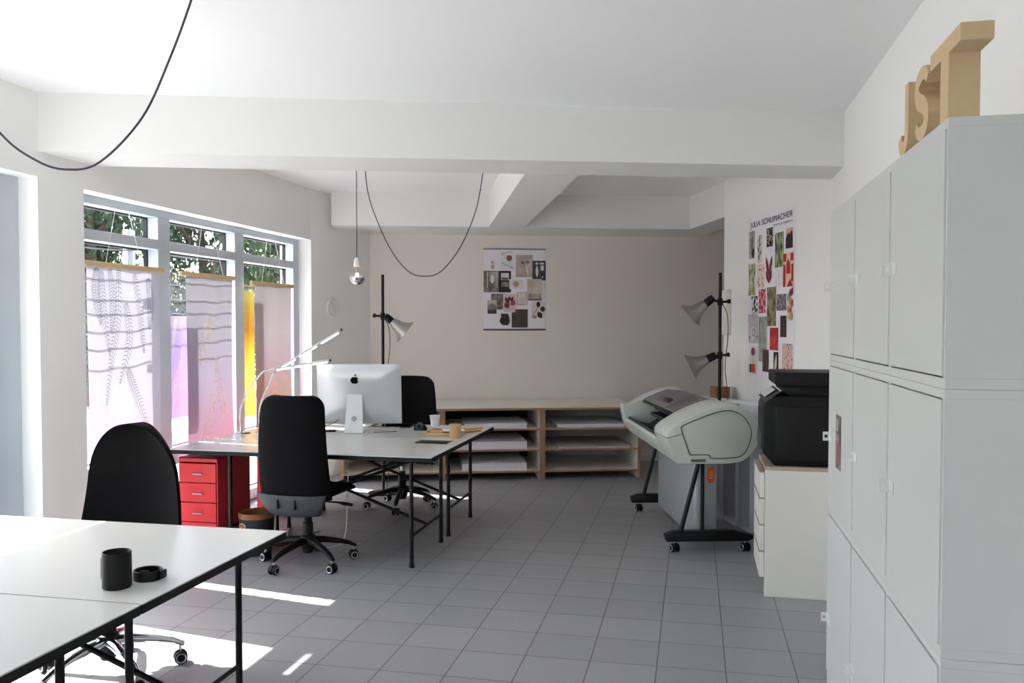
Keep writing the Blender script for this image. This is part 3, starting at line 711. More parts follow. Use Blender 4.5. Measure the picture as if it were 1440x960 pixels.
# ---------------------------------------------------------------- posters
IM = dict(
    portrait=two('photo_portrait', '#6b625e', '#b4aca5', 9), twig=two('photo_twig', '#6a5470', '#dcd6df', 22, .42, .06, 'noise', (2, 1, .6)),
    blk=two('print_black_pattern', '#1a1718', '#cdb7a6', 45, .55, .05, 'noise'), green=two('photo_lilies', '#2f4527', '#aab48a', 16, .5, .1, 'noise', (2, 1, .7)),
    peach=two('photo_peach', '#e0b295', '#d6a58a', 8), navy=mat('photo_navy', '#23242e', .6), redm=mat('print_red', '#b4182c', .6), dred=mat('print_wine', '#7a1230', .6),
    veg=two('photo_leeks', '#5f7a3a', '#d3cfae', 18, .5, .1, 'noise', (2, 1, .6)), berries=two('print_berries', '#b23a4a', '#e7d8cf', 40, .42, .04), pale=two('print_pale', '#cfd6d6', '#e6e4ea', 30, .4, .05),
    cream=mat('print_cream', '#e3cdb4', .6), chev=two('print_chevrons', '#1a1a1a', '#e2e0e0', 26, .5, .03, 'vor'), pink=two('print_red_pink', '#b51f40', '#e9c2c4', 24, .55, .05),
    olive=two('photo_olive', '#5a4a30', '#a39778', 14), purple=two('print_purple', '#4b4250', '#9a91a0', 40), multi=two('print_flowers', '#e0b62e', '#de5a78', 14, .5, .05),
    teal=mat('print_teal', '#6fb4a8', .6), rosebg=two('print_roses', '#3a3438', '#c9bfca', 14, .36, .05), celadon=two('photo_celadon', '#7f8a84', '#a5aaa2', 14),
    red2=two('print_poppies', '#a30f1c', '#d94a44', 12, .5, .1), bands=two('photo_bands', '#3c2a22', '#b08860', 16, .5, .1, 'wave', (0, 0, 1)), mauve=mat('print_magenta', '#7e1d5a', .6), orangered=mat('print_vermilion', '#cf3a2a', .6),
    dbrown=two('photo_dark_wood', '#3b2a20', '#5b4434', 14), dusk=mat('print_black', '#1d1a1c', .6), beige=mat('print_beige', '#d6c8b4', .6), confetti=two('print_confetti', '#3a3f30', '#dcb9ac', 38, .4, .05),
    int1=two('photo_interior', '#3a3234', '#8d8485', 9, .5, .2), grey=two('photo_grey', '#5a5450', '#8e8884', 20), greige=two('photo_greige', '#a99f94', '#cbc3b8', 8), blue=mat('photo_slate', '#37424f', .6), darkv=mat('photo_dark_vase', '#2b3130', .6),
    brownsq=two('photo_brown_wall', '#3e3630', '#55483e', 9), pinkbg=mat('photo_pale_pink', '#d9c6c8', .6), rosy=mat('photo_rosy', '#8a5450', .6), sand=two('photo_sand', '#b9a797', '#d0c4ba', 6), gold=mat('photo_gold', '#b79a4e', .6), lightp=mat('photo_cream', '#ded8d2', .6),
    taupe2=two('photo_dusk', '#8a6f6a', '#c7b8b2', 6))
class Poster:
    def __init__(s): s.mb = MB(); s.n = 0
    def z(s): s.n += 1; return -.0016-.00012*s.n
    def rect(s, x0, z0, x1, z1, m):
        y = s.z(); s.mb.face([(x0, y, z0), (x1, y, z0), (x1, y, z1), (x0, y, z1)], m)
    def poly(s, pts, m):
        y = s.z(); s.mb.face([(a, y, b) for a, b in pts], m)
    def ell(s, cx, cz, rx, rz, m, rot=0, n=18):
        pts = []
        for k in range(n):
            q = 2*PI*k/n; a, b = rx*math.cos(q), rz*math.sin(q); pts.append((cx+a*math.cos(rot)-b*math.sin(rot), cz+a*math.sin(rot)+b*math.cos(rot)))
        s.poly(pts, m)
    def leaf(s, x0, z0, x1, z1, w, m):
        d = Vector((x1-x0, z1-z0)); n = Vector((-d.y, d.x)).normalized()*w
        pts = []
        for k in range(9):
            q = k/8; pts.append((x0+d.x*q+n.x*math.sin(PI*q), z0+d.y*q+n.y*math.sin(PI*q)))
        for k in range(7, 0, -1):
            q = k/8; pts.append((x0+d.x*q-n.x*math.sin(PI*q), z0+d.y*q-n.y*math.sin(PI*q)))
        s.poly(pts, m)
    def line(s, pts, w, m):
        for (a, b), (c, d) in zip(pts[:-1], pts[1:]):
            v = Vector((c-a, d-b)); n = Vector((-v.y, v.x)).normalized()*w
            s.poly([(a+n.x, b+n.y), (a-n.x, b-n.y), (c-n.x, d-n.y), (c+n.x, d+n.y)], m)
# tall collage on the side wall
pw_, ph_ = .93, 1.35
pr_ = R(2.788, 7.12, 1.12)
t = thing('poster', 'tall white collage poster of flower and red pattern pictures on the side wall', 'poster', pr_, math.radians(-72))
p = Poster(); p.mb.box((0, -.0015, 0), (pw_, 0, ph_), M['paper'])
q = [(0.02,0.993,0.142,1.224),(0.193,0.945,0.301,1.175),(0.390,1.060,0.523,1.212),(0.558,0.884,0.724,1.156),(0.768,1.016,0.892,1.170),(0.372,0.766,0.529,0.983),(0.012,0.682,0.165,0.949),(0.198,0.741,0.354,0.932),(0.557,0.732,0.715,0.881),(0.728,0.724,0.906,0.978),(0.082,0.527,0.217,0.674),(0.242,0.529,0.388,0.726),(0.411,0.422,0.593,0.735),(0.602,0.543,0.788,0.672),(0.798,0.468,0.92,0.700),(0.024,0.278,0.232,0.519),(0.245,0.130,0.421,0.500),(0.475,0.231,0.642,0.410),(0.678,0.337,0.792,0.504),(0.063,0.02,0.227,0.253),(0.333,0.050,0.459,0.231),(0.554,0.039,0.650,0.217),(0.721,0.074,0.905,0.288)]
mats = ['portrait', 'lightp', 'blk', 'green', 'peach', None, 'veg', 'berries', 'pale', 'cream', 'chev', 'pink', 'olive', 'purple', None, 'rosebg', 'celadon', 'red2', 'bands', 'lightp', 'dbrown', 'dusk', 'confetti']
for r_, mm in zip(q, mats):
    if mm: p.rect(*r_, IM[mm])
def sub(i, fx, fz): a = q[i]; return (a[0]+(a[2]-a[0])*fx, a[1]+(a[3]-a[1])*fz)
x, z = sub(0, .75, .2); p.ell(x, z, .03, .04, IM['navy'])
for k in range(6):
    a = sub(1, .5+.1*math.sin(k*2), .1+k*.14); p.leaf(a[0], a[1], a[0]+(.03 if k % 2 else -.03), a[1]+.05, .008, IM['mauve'] if k % 2 else IM['purple'])
p.line([sub(1, .5, 0), sub(1, .55, .95)], .003, IM['purple'])
a = q[4]; p.rect(a[0], a[1], a[2], a[1]+.085, IM['navy']); p.ell(a[0]+.05, a[1]+.085, .035, .03, IM['navy']); p.ell(a[0]+.1, a[1]+.09, .02, .04, IM['navy'])
x, z = sub(5, .5, 0)
for dx, z0, z1 in ((-.065, .10, .22), (.065, .10, .22), (-.06, .0, .11), (.06, .0, .11)): p.leaf(x, z+z0*.6, x+dx, z+z1, .022, IM['dred'])
a = q[9]; p.rect(a[0], a[1], a[0]+.04, a[1]+.17, IM['redm']); p.rect(a[2]-.03, a[1]+.04, a[2], a[1]+.17, IM['redm']); p.rect(a[0], a[3]-.06, a[0]+.05, a[3], IM['redm']); p.rect(a[2]-.045, a[3]-.06, a[2], a[3], IM['redm'])
p.poly([(a[0]+.06, a[1]+.10), (a[0]+.125, a[1]+.10), (a[0]+.125, a[1]+.18), (a[0]+.093, a[1]+.215), (a[0]+.06, a[1]+.18)], IM['redm']); p.poly([(a[0]+.07, a[1]), (a[2], a[1]), (a[2]-.05, a[1]+.06)], IM['redm'])
x, z = sub(14, .5, .5)
for k, (dx, dz, mm) in enumerate(((.0, .09, 'redm'), (.03, .10, 'mauve'), (-.035, .06, 'teal'), (.0, .03, 'gold'), (.03, .01, 'orangered'), (-.03, -.03, 'gold'), (.01, -.05, 'pink'), (.03, -.09, 'gold'), (-.01, -.09, 'peach'))): p.leaf(x+dx-.01, z+dz-.035, x+dx+.012, z+dz+.035, .02, IM[mm])
x, z = sub(15, .55, .35); p.ell(x, z, .055, .06, IM['lightp']); p.ell(x+.01, z+.005, .03, .035, IM['purple']); p.ell(x+.01, z+.005, .018, .022, IM['lightp'])
x, z = sub(19, .45, .8); p.ell(x, z, .04, .035, IM['mauve']); p.line([(x, z-.03), (x+.01, z-.14)], .003, IM['celadon']); p.rect(q[19][0]+.05, q[19][1]+.01, q[19][0]+.12, q[19][1]+.08, IM['orangered']); p.rect(q[19][0], q[19][1]+.01, q[19][0]+.045, q[19][1]+.08, IM['navy'])
x, z = sub(21, .5, .0); p.leaf(x-.01, z+.01, x+.02, z+.165, .022, IM['beige'])
p.mb.build('sheet', t, 0)
m = MB()
def tfn(x0, z0, s): return lambda a, b, c: (x0+a*s, -.0048-c, z0+b)
# heading: scaled to the width of the poster
def fit(mb, txt, x0, x1, z0, size, mm):
    cu = MB(); w = text_mb(cu, txt, size, mm, lambda a, b, c: (a, b, c)); cu.bm.free()
    s = (x1-x0)/w; text_mb(mb, txt, size, mm, lambda a, b, c: (x0+a*s, -.0048, z0+b))
fit(m, 'JULIA SCHUMACHER', .055, .885, 1.252, .066, M['ink']); h_ = m.build('heading', t, 0); h_['label'] = 'black heading in thin capitals'; m = MB(); fit(m, 'TEXTILE DESIGN', .52, .885, 1.214, .022, M['ink'])
h_ = m.build('subheading', t, 0); h_['label'] = 'small capitals line under the heading'
# square collage on the back wall
W_, H_ = .697, .90
pb_ = R(.685, 9.545, 1.502)
t = thing('poster', 'muted grey and brown collage poster hanging in the middle of the back wall', 'poster', pb_, A18)
p = Poster(); p.mb.box((0, -.0015, 0), (W_, 0, H_), M['paper'])
def N(x, y): return ((x-120)/558*W_, (855-y)/730*H_)
def nr(x0, y0, x1, y1, mm): a = N(x0, y1); b = N(x1, y0); p.rect(a[0], a[1], b[0], b[1], IM[mm])
def ne(x, y, rx, ry, mm, rot=0): a = N(x, y); p.ell(a[0], a[1], rx/558*W_, ry/730*H_, IM[mm], rot)
def nl(x0, y0, x1, y1, w, mm): a = N(x0, y0); b = N(x1, y1); p.leaf(a[0], a[1], b[0], b[1], w, IM[mm])
nr(275, 150, 390, 310, 'pale'); ne(350, 210, 26, 28, 'rosy'); p.line([N(280, 250), N(330, 275), N(390, 305)], .003, IM['grey'])
p.line([N(285, 190), N(300, 160), N(380, 150)], .002, IM['grey'])
ne(200, 250, 16, 16, 'sand'); ne(200, 290, 18, 22, 'sand')
nr(408, 180, 560, 380, 'greige'); ne(470, 250, 16, 12, 'rosy'); ne(515, 245, 22, 10, 'grey'); nl(520, 375, 500, 260, .012, 'lightp'); nl(530, 375, 545, 300, .010, 'sand'); nl(505, 375, 490, 320, .010, 'gold')
nr(558, 232, 678, 410, 'blue'); nl(600, 385, 600, 270, .016, 'lightp'); nr(625, 250, 665, 265, 'lightp'); nr(632, 275, 662, 320, 'lightp'); ne(598, 258, 14, 10, 'lightp'); ne(648, 380, 7, 7, 'lightp'); ne(648, 352, 10, 9, 'dusk')
nr(120, 325, 258, 520, 'int1'); nr(160, 335, 235, 460, 'portrait'); ne(197, 400, 16, 40, 'pale'); nr(124, 460, 258, 518, 'grey'); nr(150, 330, 156, 480, 'lightp'); nr(238, 330, 244, 480, 'lightp')
nr(258, 325, 365, 520, 'dusk'); nr(276, 345, 346, 410, 'lightp'); nr(276, 425, 345, 470, 'portrait'); nr(280, 385, 340, 408, 'grey'); nr(278, 475, 345, 518, 'darkv')
nr(350, 400, 475, 490, 'pale'); ne(410, 445, 32, 32, 'sand'); ne(412, 447, 18, 20, 'gold')
nr(512, 398, 645, 520, 'sand'); nr(520, 523, 643, 593, 'taupe2'); nr(520, 575, 643, 593, 'rosy'); nr(648, 410, 676, 590, 'pale')
nr(187, 532, 295, 675, 'grey'); nr(152, 592, 237, 713, 'sand'); ne(195, 665, 40, 45, 'int1'); nr(156, 680, 235, 713, 'darkv')
nr(300, 535, 410, 695, 'pinkbg')
for a in ((355, 640, 310, 560, .02, 'dred'), (350, 600, 352, 555, .02, 'darkv'), (360, 600, 390, 560, .016, 'dred'), (365, 640, 400, 590, .028, 'rosy'), (345, 665, 310, 610, .034, 'rosy'), (348, 660, 320, 620, .02, 'dred')): nl(*a)
p.line([N(352, 590), N(358, 700)], .002, IM['lightp'])
nr(415, 515, 515, 635, 'sand'); nr(428, 525, 502, 622, 'lightp'); nr(440, 570, 490, 612, 'pinkbg')
nr(405, 672, 515, 838, 'brownsq'); nr(372, 698, 405, 838, 'brownsq')
a = [N(*v) for v in ((275, 712), (338, 712), (350, 745), (355, 790), (335, 818), (285, 815), (262, 785), (268, 755), (276, 745))]; p.poly(a, IM['darkv']); ne(288, 772, 22, 22, 'dusk')
nr(550, 600, 672, 755, 'lightp'); p.line([N(555, 735), N(590, 690), N(610, 640)], .003, IM['bands']); ne(612, 628, 18, 26, 'dusk'); ne(651, 670, 22, 24, 'darkv'); nl(605, 695, 645, 752, .03, 'dusk'); ne(578, 742, 18, 14, 'gold'); nl(560, 700, 585, 610, .012, 'pinkbg')
p.mb.build('sheet', t, 0)
for z, mm in ((H_-.004, 'silver'), (-.002, 'darkgrey')):
    m = MB(); m.box((-.004, -.008, z-.008), (W_+.004, 0, z+.008), M[mm], .002); m.build('hanging_rail', t, 0)

# ---------------------------------------------------------------- printer cabinet + printer (right)
t = thing('drawer_cabinet', 'white drawer cabinet with chipboard top carrying the black printer', 'cabinet', (.655, 5.05, 0))
m = MB(); m.box((-.255, 0, 0), (.255, .02, .725), M['cab'], .001); m.box((-.255, .46, 0), (.255, .48, .725), M['cab']); m.box((-.235, .02, .10), (.255, .46, .72), M['cab']); m.box((-.22, .02, 0), (.255, .46, .10), M['cab']); m.build('cabinet_body', t, 0)
m = MB(); m.box((-.255, -.001, .7255), (.255, .48, .7445), M['chip'], .001); m.build('top_board', t, 0)
for k in range(4):
    m = MB(); z0 = .11+k*.152; m.box((-.282, .008, z0), (-.2565, .472, z0+.143), M['cab'], .002); d_ = m.build('drawer', t, 0)
    m = MB(); m.box((-.285, .008, z0+.1435), (-.257, .472, z0+.150), M['chip']); m.build('grip_edge', d_, 0)
t = thing('printer', 'black multifunction printer standing on the white drawer cabinet', 'printer', (.64, 5.09, .7455))
body = [(-.185, 0), (.24, 0), (.24, .40), (-.19, .40), (-.235, .37), (-.25, .33), (-.25, .07)]
m = MB(); m.prism(body, 0, .40, M['plast'], xz(), .006); m.build('printer_body', t, 50)
m = MB(); m.prism([(-.17, .455), (.24, .455), (.24, .535), (-.19, .535), (-.19, .47)], -.01, .41, M['plast'], xz(), .008); m.build('scanner_lid', t, 50)
m = MB(); m.prism([(-.10, .40), (.24, .40), (.24, .456), (-.14, .456), (-.15, .43)], .01, .39, M['plast'], xz(), .004); m.build('output_slot', t, 50)
m = MB(); m.prism([(-.25, .375), (-.165, .435), (-.155, .425), (-.238, .36)], .0, .40, M['darkgrey'], xz(), .002); m.build('control_panel', t, 50)
m = MB(); m.prism([(-.243, .395), (-.185, .436), (-.183, .434), (-.241, .392)], .03, .30, M['greyboard'], xz()); m.build('display_strip', t, 0)
m = MB(); m.prism([(-.16, .03), (.20, .03), (.20, .34), (-.18, .34), (-.18, .06)], -.004, .01, M['plast'], xz(), .003); m.build('side_panel', t, 50)
m = MB(); m.box((-.258, .05, .09), (-.245, .36, .17), M['darkgrey'], .004); m.build('paper_tray', t, 0)

# ---------------------------------------------------------------- tall white cabinets
XF = .57
ycol = [2.16, 2.733, 3.306, 3.878]; tiers = [(0., .765), (.765, 1.40), (1.40, 2.03)]
names = (('bottom', 'middle', 'top'), ('nearest the camera', 'in the middle column', 'farthest from the camera, beside the printer'))
tiername = ('bottom-tier white cabinet door unit', 'middle-tier white cabinet door unit', 'top-tier white cabinet door unit')
colname = ('nearest the camera', 'in the middle column', 'in the far column beside the printer')
extra = {(0, 2): 'top-tier white cabinet door unit nearest the camera, under the letter T', (2, 1): 'middle-tier white cabinet door unit in the far column, with a dark picture strip'}
for c in range(3):
    for r_ in range(3):
        y0, y1 = ycol[c]+.0001, ycol[c+1]-.0001; z0, z1 = tiers[r_]; z0 += .0005
        t = thing('wall_cabinet', extra.get((c, r_), tiername[r_]+' '+colname[c]), 'cabinet', (XF+.175, (y0+y1)/2, z0), 0, 'tall white cabinets along the right wall')
        hw_ = (y1-y0)/2; H = z1-z0; zb = .025 if r_ else .06; zt = H-.022
        m = MB(); m.box((-.173, -hw_, 0), (.17, hw_, zb), M['lock'], .001); m.box((-.173, -hw_, zt), (.17, hw_, H), M['lock'], .001)
        m.box((-.173, -hw_, zb), (.17, -hw_+.018, zt), M['lock']); m.box((-.173, hw_-.018, zb), (.17, hw_, zt), M['lock']); m.box((.15, -hw_+.018, zb), (.17, hw_-.018, zt), M['dark']); m.build('cabinet_body', t, 0)
        m = MB(); m.box((-.178, -hw_+.010, zb+.005), (-.155, hw_-.010, zt-.003), M['lock'], .0015); d_ = m.build('door', t, 0)
        zh = (.30, 1.077, 1.712)[r_]-z0
        m = MB(); yh = hw_-.035; m.box((-.181, yh-.055, zh-.019), (-.178, yh+.006, zh+.019), M['clear'], .001)
        for a_, b_, c_, d2 in ((-.205, -.178, -.019, -.0065), (-.205, -.178, .0065, .019), (-.205, -.1985, -.0065, .0065), (-.186, -.178, -.0065, .0065)): m.box((a_, yh-.002, zh+c_), (b_, yh+.001, zh+d2), M['clear'])
        m.build('handle', d_, 0)
m = MB(); m.box((0, -.055, 0), (.002, .055, .215), IM['int1']); m.box((-.0006, -.045, .03), (0, .03, .10), IM['rosy']); m.box((-.0006, -.03, .11), (0, .05, .14), IM['portrait']); m.box((-.0006, .0, .15), (0, .04, .20), IM['greige'])
tag(m.build('picture_strip', smooth=0, loc=(XF-.0055, 3.605, .975)), 'narrow dark picture stuck on the far middle cabinet door', 'picture')
# letters on top
LZ = 2.0305; LX = .60; TH = .07
def yz(a, b, h): return (h, a, b)
t = tag(MB().prism([(-.032, 0), (.032, 0), (.032, .155), (.125, .155), (.125, .195), (-.125, .195), (-.125, .155), (-.032, .155)], -TH/2, TH/2, M['mdf'], lambda a, b, h: (h, -a, b), .0015).build('wooden_letter', smooth=0, loc=(LX+.012, 2.222, LZ)), 'brown fibreboard letter T on the cabinet edge, largest and nearest', 'letter', 'fibreboard letters on the cabinets')
def stroke(pts, w):
    P = [Vector((a, b)) for a, b in pts]; l, r = [], []
    for i, p_ in enumerate(P):
        d = (P[min(i+1, len(P)-1)]-P[max(i-1, 0)]).normalized(); n = Vector((-d.y, d.x))*(w[i] if isinstance(w, list) else w)
        l.append(p_+n); r.append(p_-n)
    return [(v.x, v.y) for v in l]+[(v.x, v.y) for v in r[::-1]]
spts = [(p_.x, p_.y) for p_ in smoothpath([(.052, .148, 0), (.032, .168, 0), (.0, .172, 0), (-.040, .160, 0), (-.050, .134, 0), (-.030, .108, 0), (.022, .086, 0), (.046, .060, 0), (.036, .030, 0), (.0, .020, 0), (-.036, .026, 0), (-.054, .046, 0)], 5)]
n_ = len(spts); ws = [.014+.009*math.sin(PI*i/(n_-1)) for i in range(n_)]
tag(MB().prism(stroke(spts, ws), -TH/2, TH/2, M['mdf'], lambda a, b, h: (h, -a, b+.002)).build('wooden_letter', smooth=40, loc=(LX+.012, 2.43, LZ)), 'brown fibreboard letter S between the J and the T on the cabinets', 'letter', 'fibreboard letters on the cabinets')
jp = [(p_.x, p_.y) for p_ in smoothpath([(.025, .192, 0), (.025, .13, 0), (.025, .07, 0), (.018, .035, 0), (-.010, .020, 0), (-.040, .026, 0), (-.052, .055, 0)], 5)]
tag(MB().prism(stroke(jp, .0195), -TH/2, TH/2, M['mdf'], lambda a, b, h: (h, -a, b+.0005)).build('wooden_letter', smooth=40, loc=(LX+.012, 2.615, LZ)), 'brown fibreboard letter J, farthest of the three on the cabinets', 'letter', 'fibreboard letters on the cabinets')

# ---------------------------------------------------------------- pendants
t = thing('pendant_lamp', 'bare half-mirrored globe bulb hanging on a thin cable over the tables', 'lamp', (-2.62, 6.41, ZC))
def L(z): return z-ZC
m = MB(); m.tube([(0, 0, -.002), (0, 0, L(2.07))], .0035, M['cable'], 8); m.build('cable', t)
m = MB(); m.lathe([(0, L(2.085)), (.012, L(2.085)), (.023, L(2.07)), (.026, L(2.03)), (.026, L(2.015)), (0, L(2.015))], M['porcelain'], 20); m.build('socket', t)
zc_, rb = L(1.93), .0625
sp = [(rb*math.sin(a), zc_-rb*math.cos(a)) for a in [PI*k/24 for k in range(25)]]
m = MB(); m.lathe([q_ for q_ in sp if q_[1] <= zc_+.004], M['mirror'], 28); m.lathe([q_ for q_ in sp if q_[1] >= zc_-.004 and q_[0] > .02]+[(.017, zc_+rb+.015), (.017, L(2.016))], M['bulbglass'], 28); bl = m.build('bulb', t)
m = MB(); m.lathe([(0, zc_-.01), (.012, zc_-.008), (.014, zc_+.012), (.008, zc_+.03), (0, zc_+.03)], M['filament'], 14); m.tube([(0, 0, zc_+.03), (0, 0, L(2.015))], .003, M['silver'], 6); m.build('filament', bl)
m = MB(); m.tube(smoothpath([(-2.57, 6.45, ZC), (-2.54, 6.45, 2.60), (-2.46, 6.46, 2.36), (-2.35, 6.48, 2.13), (-2.22, 6.50, 1.975), (-2.10, 6.52, 1.938), (-1.97, 6.55, 1.975), (-1.82, 6.59, 2.17), (-1.70, 6.62, 2.46), (-1.645, 6.64, 2.77), (-1.63, 6.64, ZC)], 6), .0042, M['cable'], 8)
tag(m.build('hanging_cable'), 'dark cable hanging in a U loop from the ceiling in front of the back wall', 'cable', 'slack ceiling cables')
m = MB(); m.tube(smoothpath([(-2.87, 2.68, ZC), (-2.72, 2.72, 2.52), (-2.54, 2.755, 2.267), (-2.41, 2.779, 2.166), (-2.3, 2.802, 2.131), (-2.176, 2.829, 2.158), (-2.021, 2.867, 2.325), (-1.919, 2.895, 2.551), (-1.845, 2.918, 2.763), (-1.81, 2.925, ZC)], 8), .0042, M['cable'], 8)
tag(m.build('hanging_cable'), 'dark cable hanging in a wide loop from the ceiling at the upper left', 'cable', 'slack ceiling cables')

# ---------------------------------------------------------------- wall vent, fuse box
t = thing('wall_vent', 'small round white vent on the wall right of the window', 'vent', (-3.634, 8.22, 1.722), math.radians(-12))
mt = Matrix.Rotation(PI/2, 4, 'Y')
m = MB(); m.lathe([(0, 0), (.105, 0), (.105, .012), (.095, .022), (.07, .022), (.066, .012), (.05, .012), (.046, .02), (0, .022)], M['porcelain'], 32, mt); m.build('cover', t)
t = thing('fuse_box', 'flat white box mounted at the far edge of the poster wall', 'box', R(2.789, 7.52, 1.46), A18)
m = MB(); m.box((-.05, 0, 0), (0, .19, .41), M['offwhite'], .004); m.build('box_body', t, 0)
m = MB(); m.box((-.056, .012, .015), (-.0505, .178, .395), M['offwhite'], .002); m.build('lid', t, 0)

# ---------------------------------------------------------------- desktop computer and table items
ZT = .7205
t = thing('desktop_computer', 'silver desktop computer with its back to the camera', 'computer', (-2.545, 6.27, ZT), math.radians(13))
# local: back faces -y
def scr(a, b): # a across, b 0..1 height -> point on the tilted panel
    return Vector((a, -.055*b+.01, .062+.465*b))
W2 = .325
m = MB()
def fr(u, v): p_ = scr((u*2-1)*W2, v); p_.y += .008; return p_
def bk(u, v):
    x_ = u*2-1; e = max(abs(x_), abs(2*v-1)); p_ = scr(x_*W2, v); p_.y += .006-.036*(1-e**3)**1.0; return p_
m.slab(fr, bk, 24, 20, M['imac']); hs = m.build('housing', t, 60)
m = MB(); m.slab(lambda u, v: scr((u*2-1)*(W2-.006), .02+.96*v)+Vector((0, .011, 0)), lambda u, v: scr((u*2-1)*(W2-.006), .02+.96*v)+Vector((0, .0083, 0)), 2, 2, M['screen']); m.build('screen', t, 0)
m = MB()   # apple outline with a bite
pts = []
for k in range(72):
    a = 2*PI*k/72; r0 = .030*(1+.10*math.cos(2*a))*(1-.14*math.exp(-((a-PI/2)/.28)**2))*(1-.10*math.exp(-((a-3*PI/2)/.25)**2))
    x_, z_ = r0*math.cos(a)*.95, r0*math.sin(a)*1.02
    if abs(z_-.004) < .013 and x_ > 0: x_ = min(x_, .037-math.sqrt(.0165**2-(z_-.004)**2))
    pts.append((x_, z_))
yb_ = scr(0, .735).y-.0335; zl_ = scr(0, .735).z
sl = -.055/.465
m.prism(pts, yb_, yb_+.006, M['logo'], lambda a, b, h: (-.03+a, h+sl*b, zl_+b))
m.prism([(-.001, .031), (.000, .040), (.006, .047), (.013, .050), (.0125, .042), (.007, .034)], yb_, yb_+.006, M['logo'], lambda a, b, h: (-.03+a, h+sl*b, zl_+b))
lg = m.build('emblem', hs, 0); lg['label'] = 'black apple-shaped emblem'
m = MB()
m.slab(lambda u, v: Vector(((u*2-1)*(.056+.016*(1-v))-.03, -.045-.085*(1-v)**1.2+.0, .006+.30*v)), lambda u, v: Vector(((u*2-1)*(.056+.016*(1-v))-.03, -.038-.080*(1-v)**1.2, .006+.30*v)), 4, 12, M['imac'])
m.box((-.102, -.130, 0), (.042, .07, .008), M['imac'], .002); sd = m.build('stand', t, 50)
m = MB(); m.lathe([(0, -.001), (.021, -.001), (.021, .001), (0, .001)], M['silver'], 24, Matrix.Translation((-.03, -.0965, .111)) @ Matrix.Rotation(math.radians(73), 4, 'X')); m.build('cable_hole', sd, 0)
m = MB(); m.tube(smoothpath([(-.03, -.09, .12), (-.06, -.12, .06), (-.10, -.15, .006), (-.20, -.16, .004)], 6), .0022, M['whitecable'], 6); m.tube(smoothpath([(-.16, -.03, .10), (-.20, -.06, .07), (-.28, -.07, .05), (-.33, -.06, .03)], 5), .0025, M['blackcable'], 6); m.build('cord', t)
def slabobj(name, label, cat, loc, rz, size, m_, bev=.003, group=None):
    mb = MB(); mb.box((-size[0]/2, -size[1]/2, 0), (size[0]/2, size[1]/2, size[2]), M[m_], bev)
    return mb, name, label, cat, loc, rz
def single(name, label, cat, loc, rz, mb, group=None, smooth=38):
    o_ = mb.build(name, smooth=smooth, loc=loc, rotz=rz); return tag(o_, label, cat, group)
t = thing('graphics_tablet', 'black drawing tablet lying behind the desktop computer', 'tablet', (-2.42, 6.66, ZT), math.radians(8))
m = MB(); m.box((-.17, -.11, 0), (.17, .11, .009), M['plast'], .003); m.build('tablet_body', t); m = MB(); m.box((-.13, -.085, .0091), (.15, .085, .0098), M['screen']); m.build('drawing_area', t, 0)
t = thing('keyboard', 'slim white keyboard right of the computer stand', 'keyboard', (-2.44, 6.47, ZT), math.radians(8))
m = MB(); m.box((-.14, -.055, 0), (.14, .055, .008), M['imac'], .003); m.build('keyboard_body', t)
for j in range(4):
    for k in range(11):
        if j < 4:
            m = MB(); m.box((-.132+k*.0242, -.048+j*.0245, .0082), (-.112+k*.0242, -.028+j*.0245, .0105), M['white'], .001); m.build('key', t, 0)
t = thing('phone', 'black phone lying left of the computer stand', 'phone', (-2.80, 6.22, ZT), math.radians(20))
m = MB(); m.box((-.07, -.036, 0), (.07, .036, .012), M['plast'], .004); m.build('phone_body', t); m = MB(); m.box((-.064, -.031, .0121), (.064, .031, .0126), M['screen']); m.build('screen', t, 0)
t = thing('pen', 'thin grey pen lying on the table right of the computer', 'pen', (-2.33, 6.28, ZT+.004), math.radians(28))
m = MB(); m.tube([(-.10, 0, 0), (.06, 0, 0)], .004, M['silver'], 8); m.build('barrel', t); m = MB(); m.tube([(.06, 0, 0), (.085, 0, 0)], [.004, .0008], M['plast'], 8); m.build('tip', t)
t = thing('tape_dispenser', 'small dark tape dispenser right of the black drawing tablet', 'tape dispenser', (-2.11, 6.45, ZT), math.radians(10))
m = MB(); m.prism([(-.05, 0), (.05, 0), (.05, .02), (.035, .042), (-.03, .05), (-.05, .04)], -.02, .02, M['plast'], xz(), .003); m.build('dispenser_body', t); m = MB(); m.lathe([(.016, -.021), (.03, -.021), (.03, .021), (.016, .021), (.016, -.021)], M['darkgrey'], 20, Matrix.Translation((-.008, 0, .031)) @ Matrix.Rotation(PI/2, 4, 'X')); m.build('tape_roll', t)
t = thing('tray', 'pale wooden desk tray on the right end of the tables', 'tray', (-1.84, 6.20, ZT), math.radians(6))
m = MB(); m.box((-.14, -.08, 0), (.12, .08, .008), M['tan'], .003)
for a in ((-.14, -.08, .12, -.072), (-.14, .072, .12, .08), (-.14, -.08, -.132, .08), (.112, -.08, .12, .08)): m.box((a[0], a[1], .008), (a[2], a[3], .026), M['tan'], .002)
m.build('tray_body', t)
t = thing('wooden_block', 'small brown wooden brush block in the desk tray', 'block', (-1.90, 6.20, ZT+.0085), .3)
m = MB(); m.box((-.045, -.025, 0), (.045, .025, .035), M['tan'], .012); m.build('handle', t); m = MB(); m.box((-.04, -.02, .0352), (.04, .02, .0375), M['brown'], .001); m.build('inlay', t, 0)
t = thing('pencil_pot', 'tan round wooden pot beside the desk tray at the table edge', 'pot', (-1.715, 6.06, ZT), 0)
m = MB(); m.lathe([(0, 0), (.043, 0), (.044, .10), (.038, .10), (.037, .008), (0, .008)], M['tan'], 28); m.build('pot_body', t); m = MB(); m.lathe([(.0372, .085), (.0445, .1002), (.0445, .103), (.0375, .103)], M['wood'], 28); m.build('rim', t)
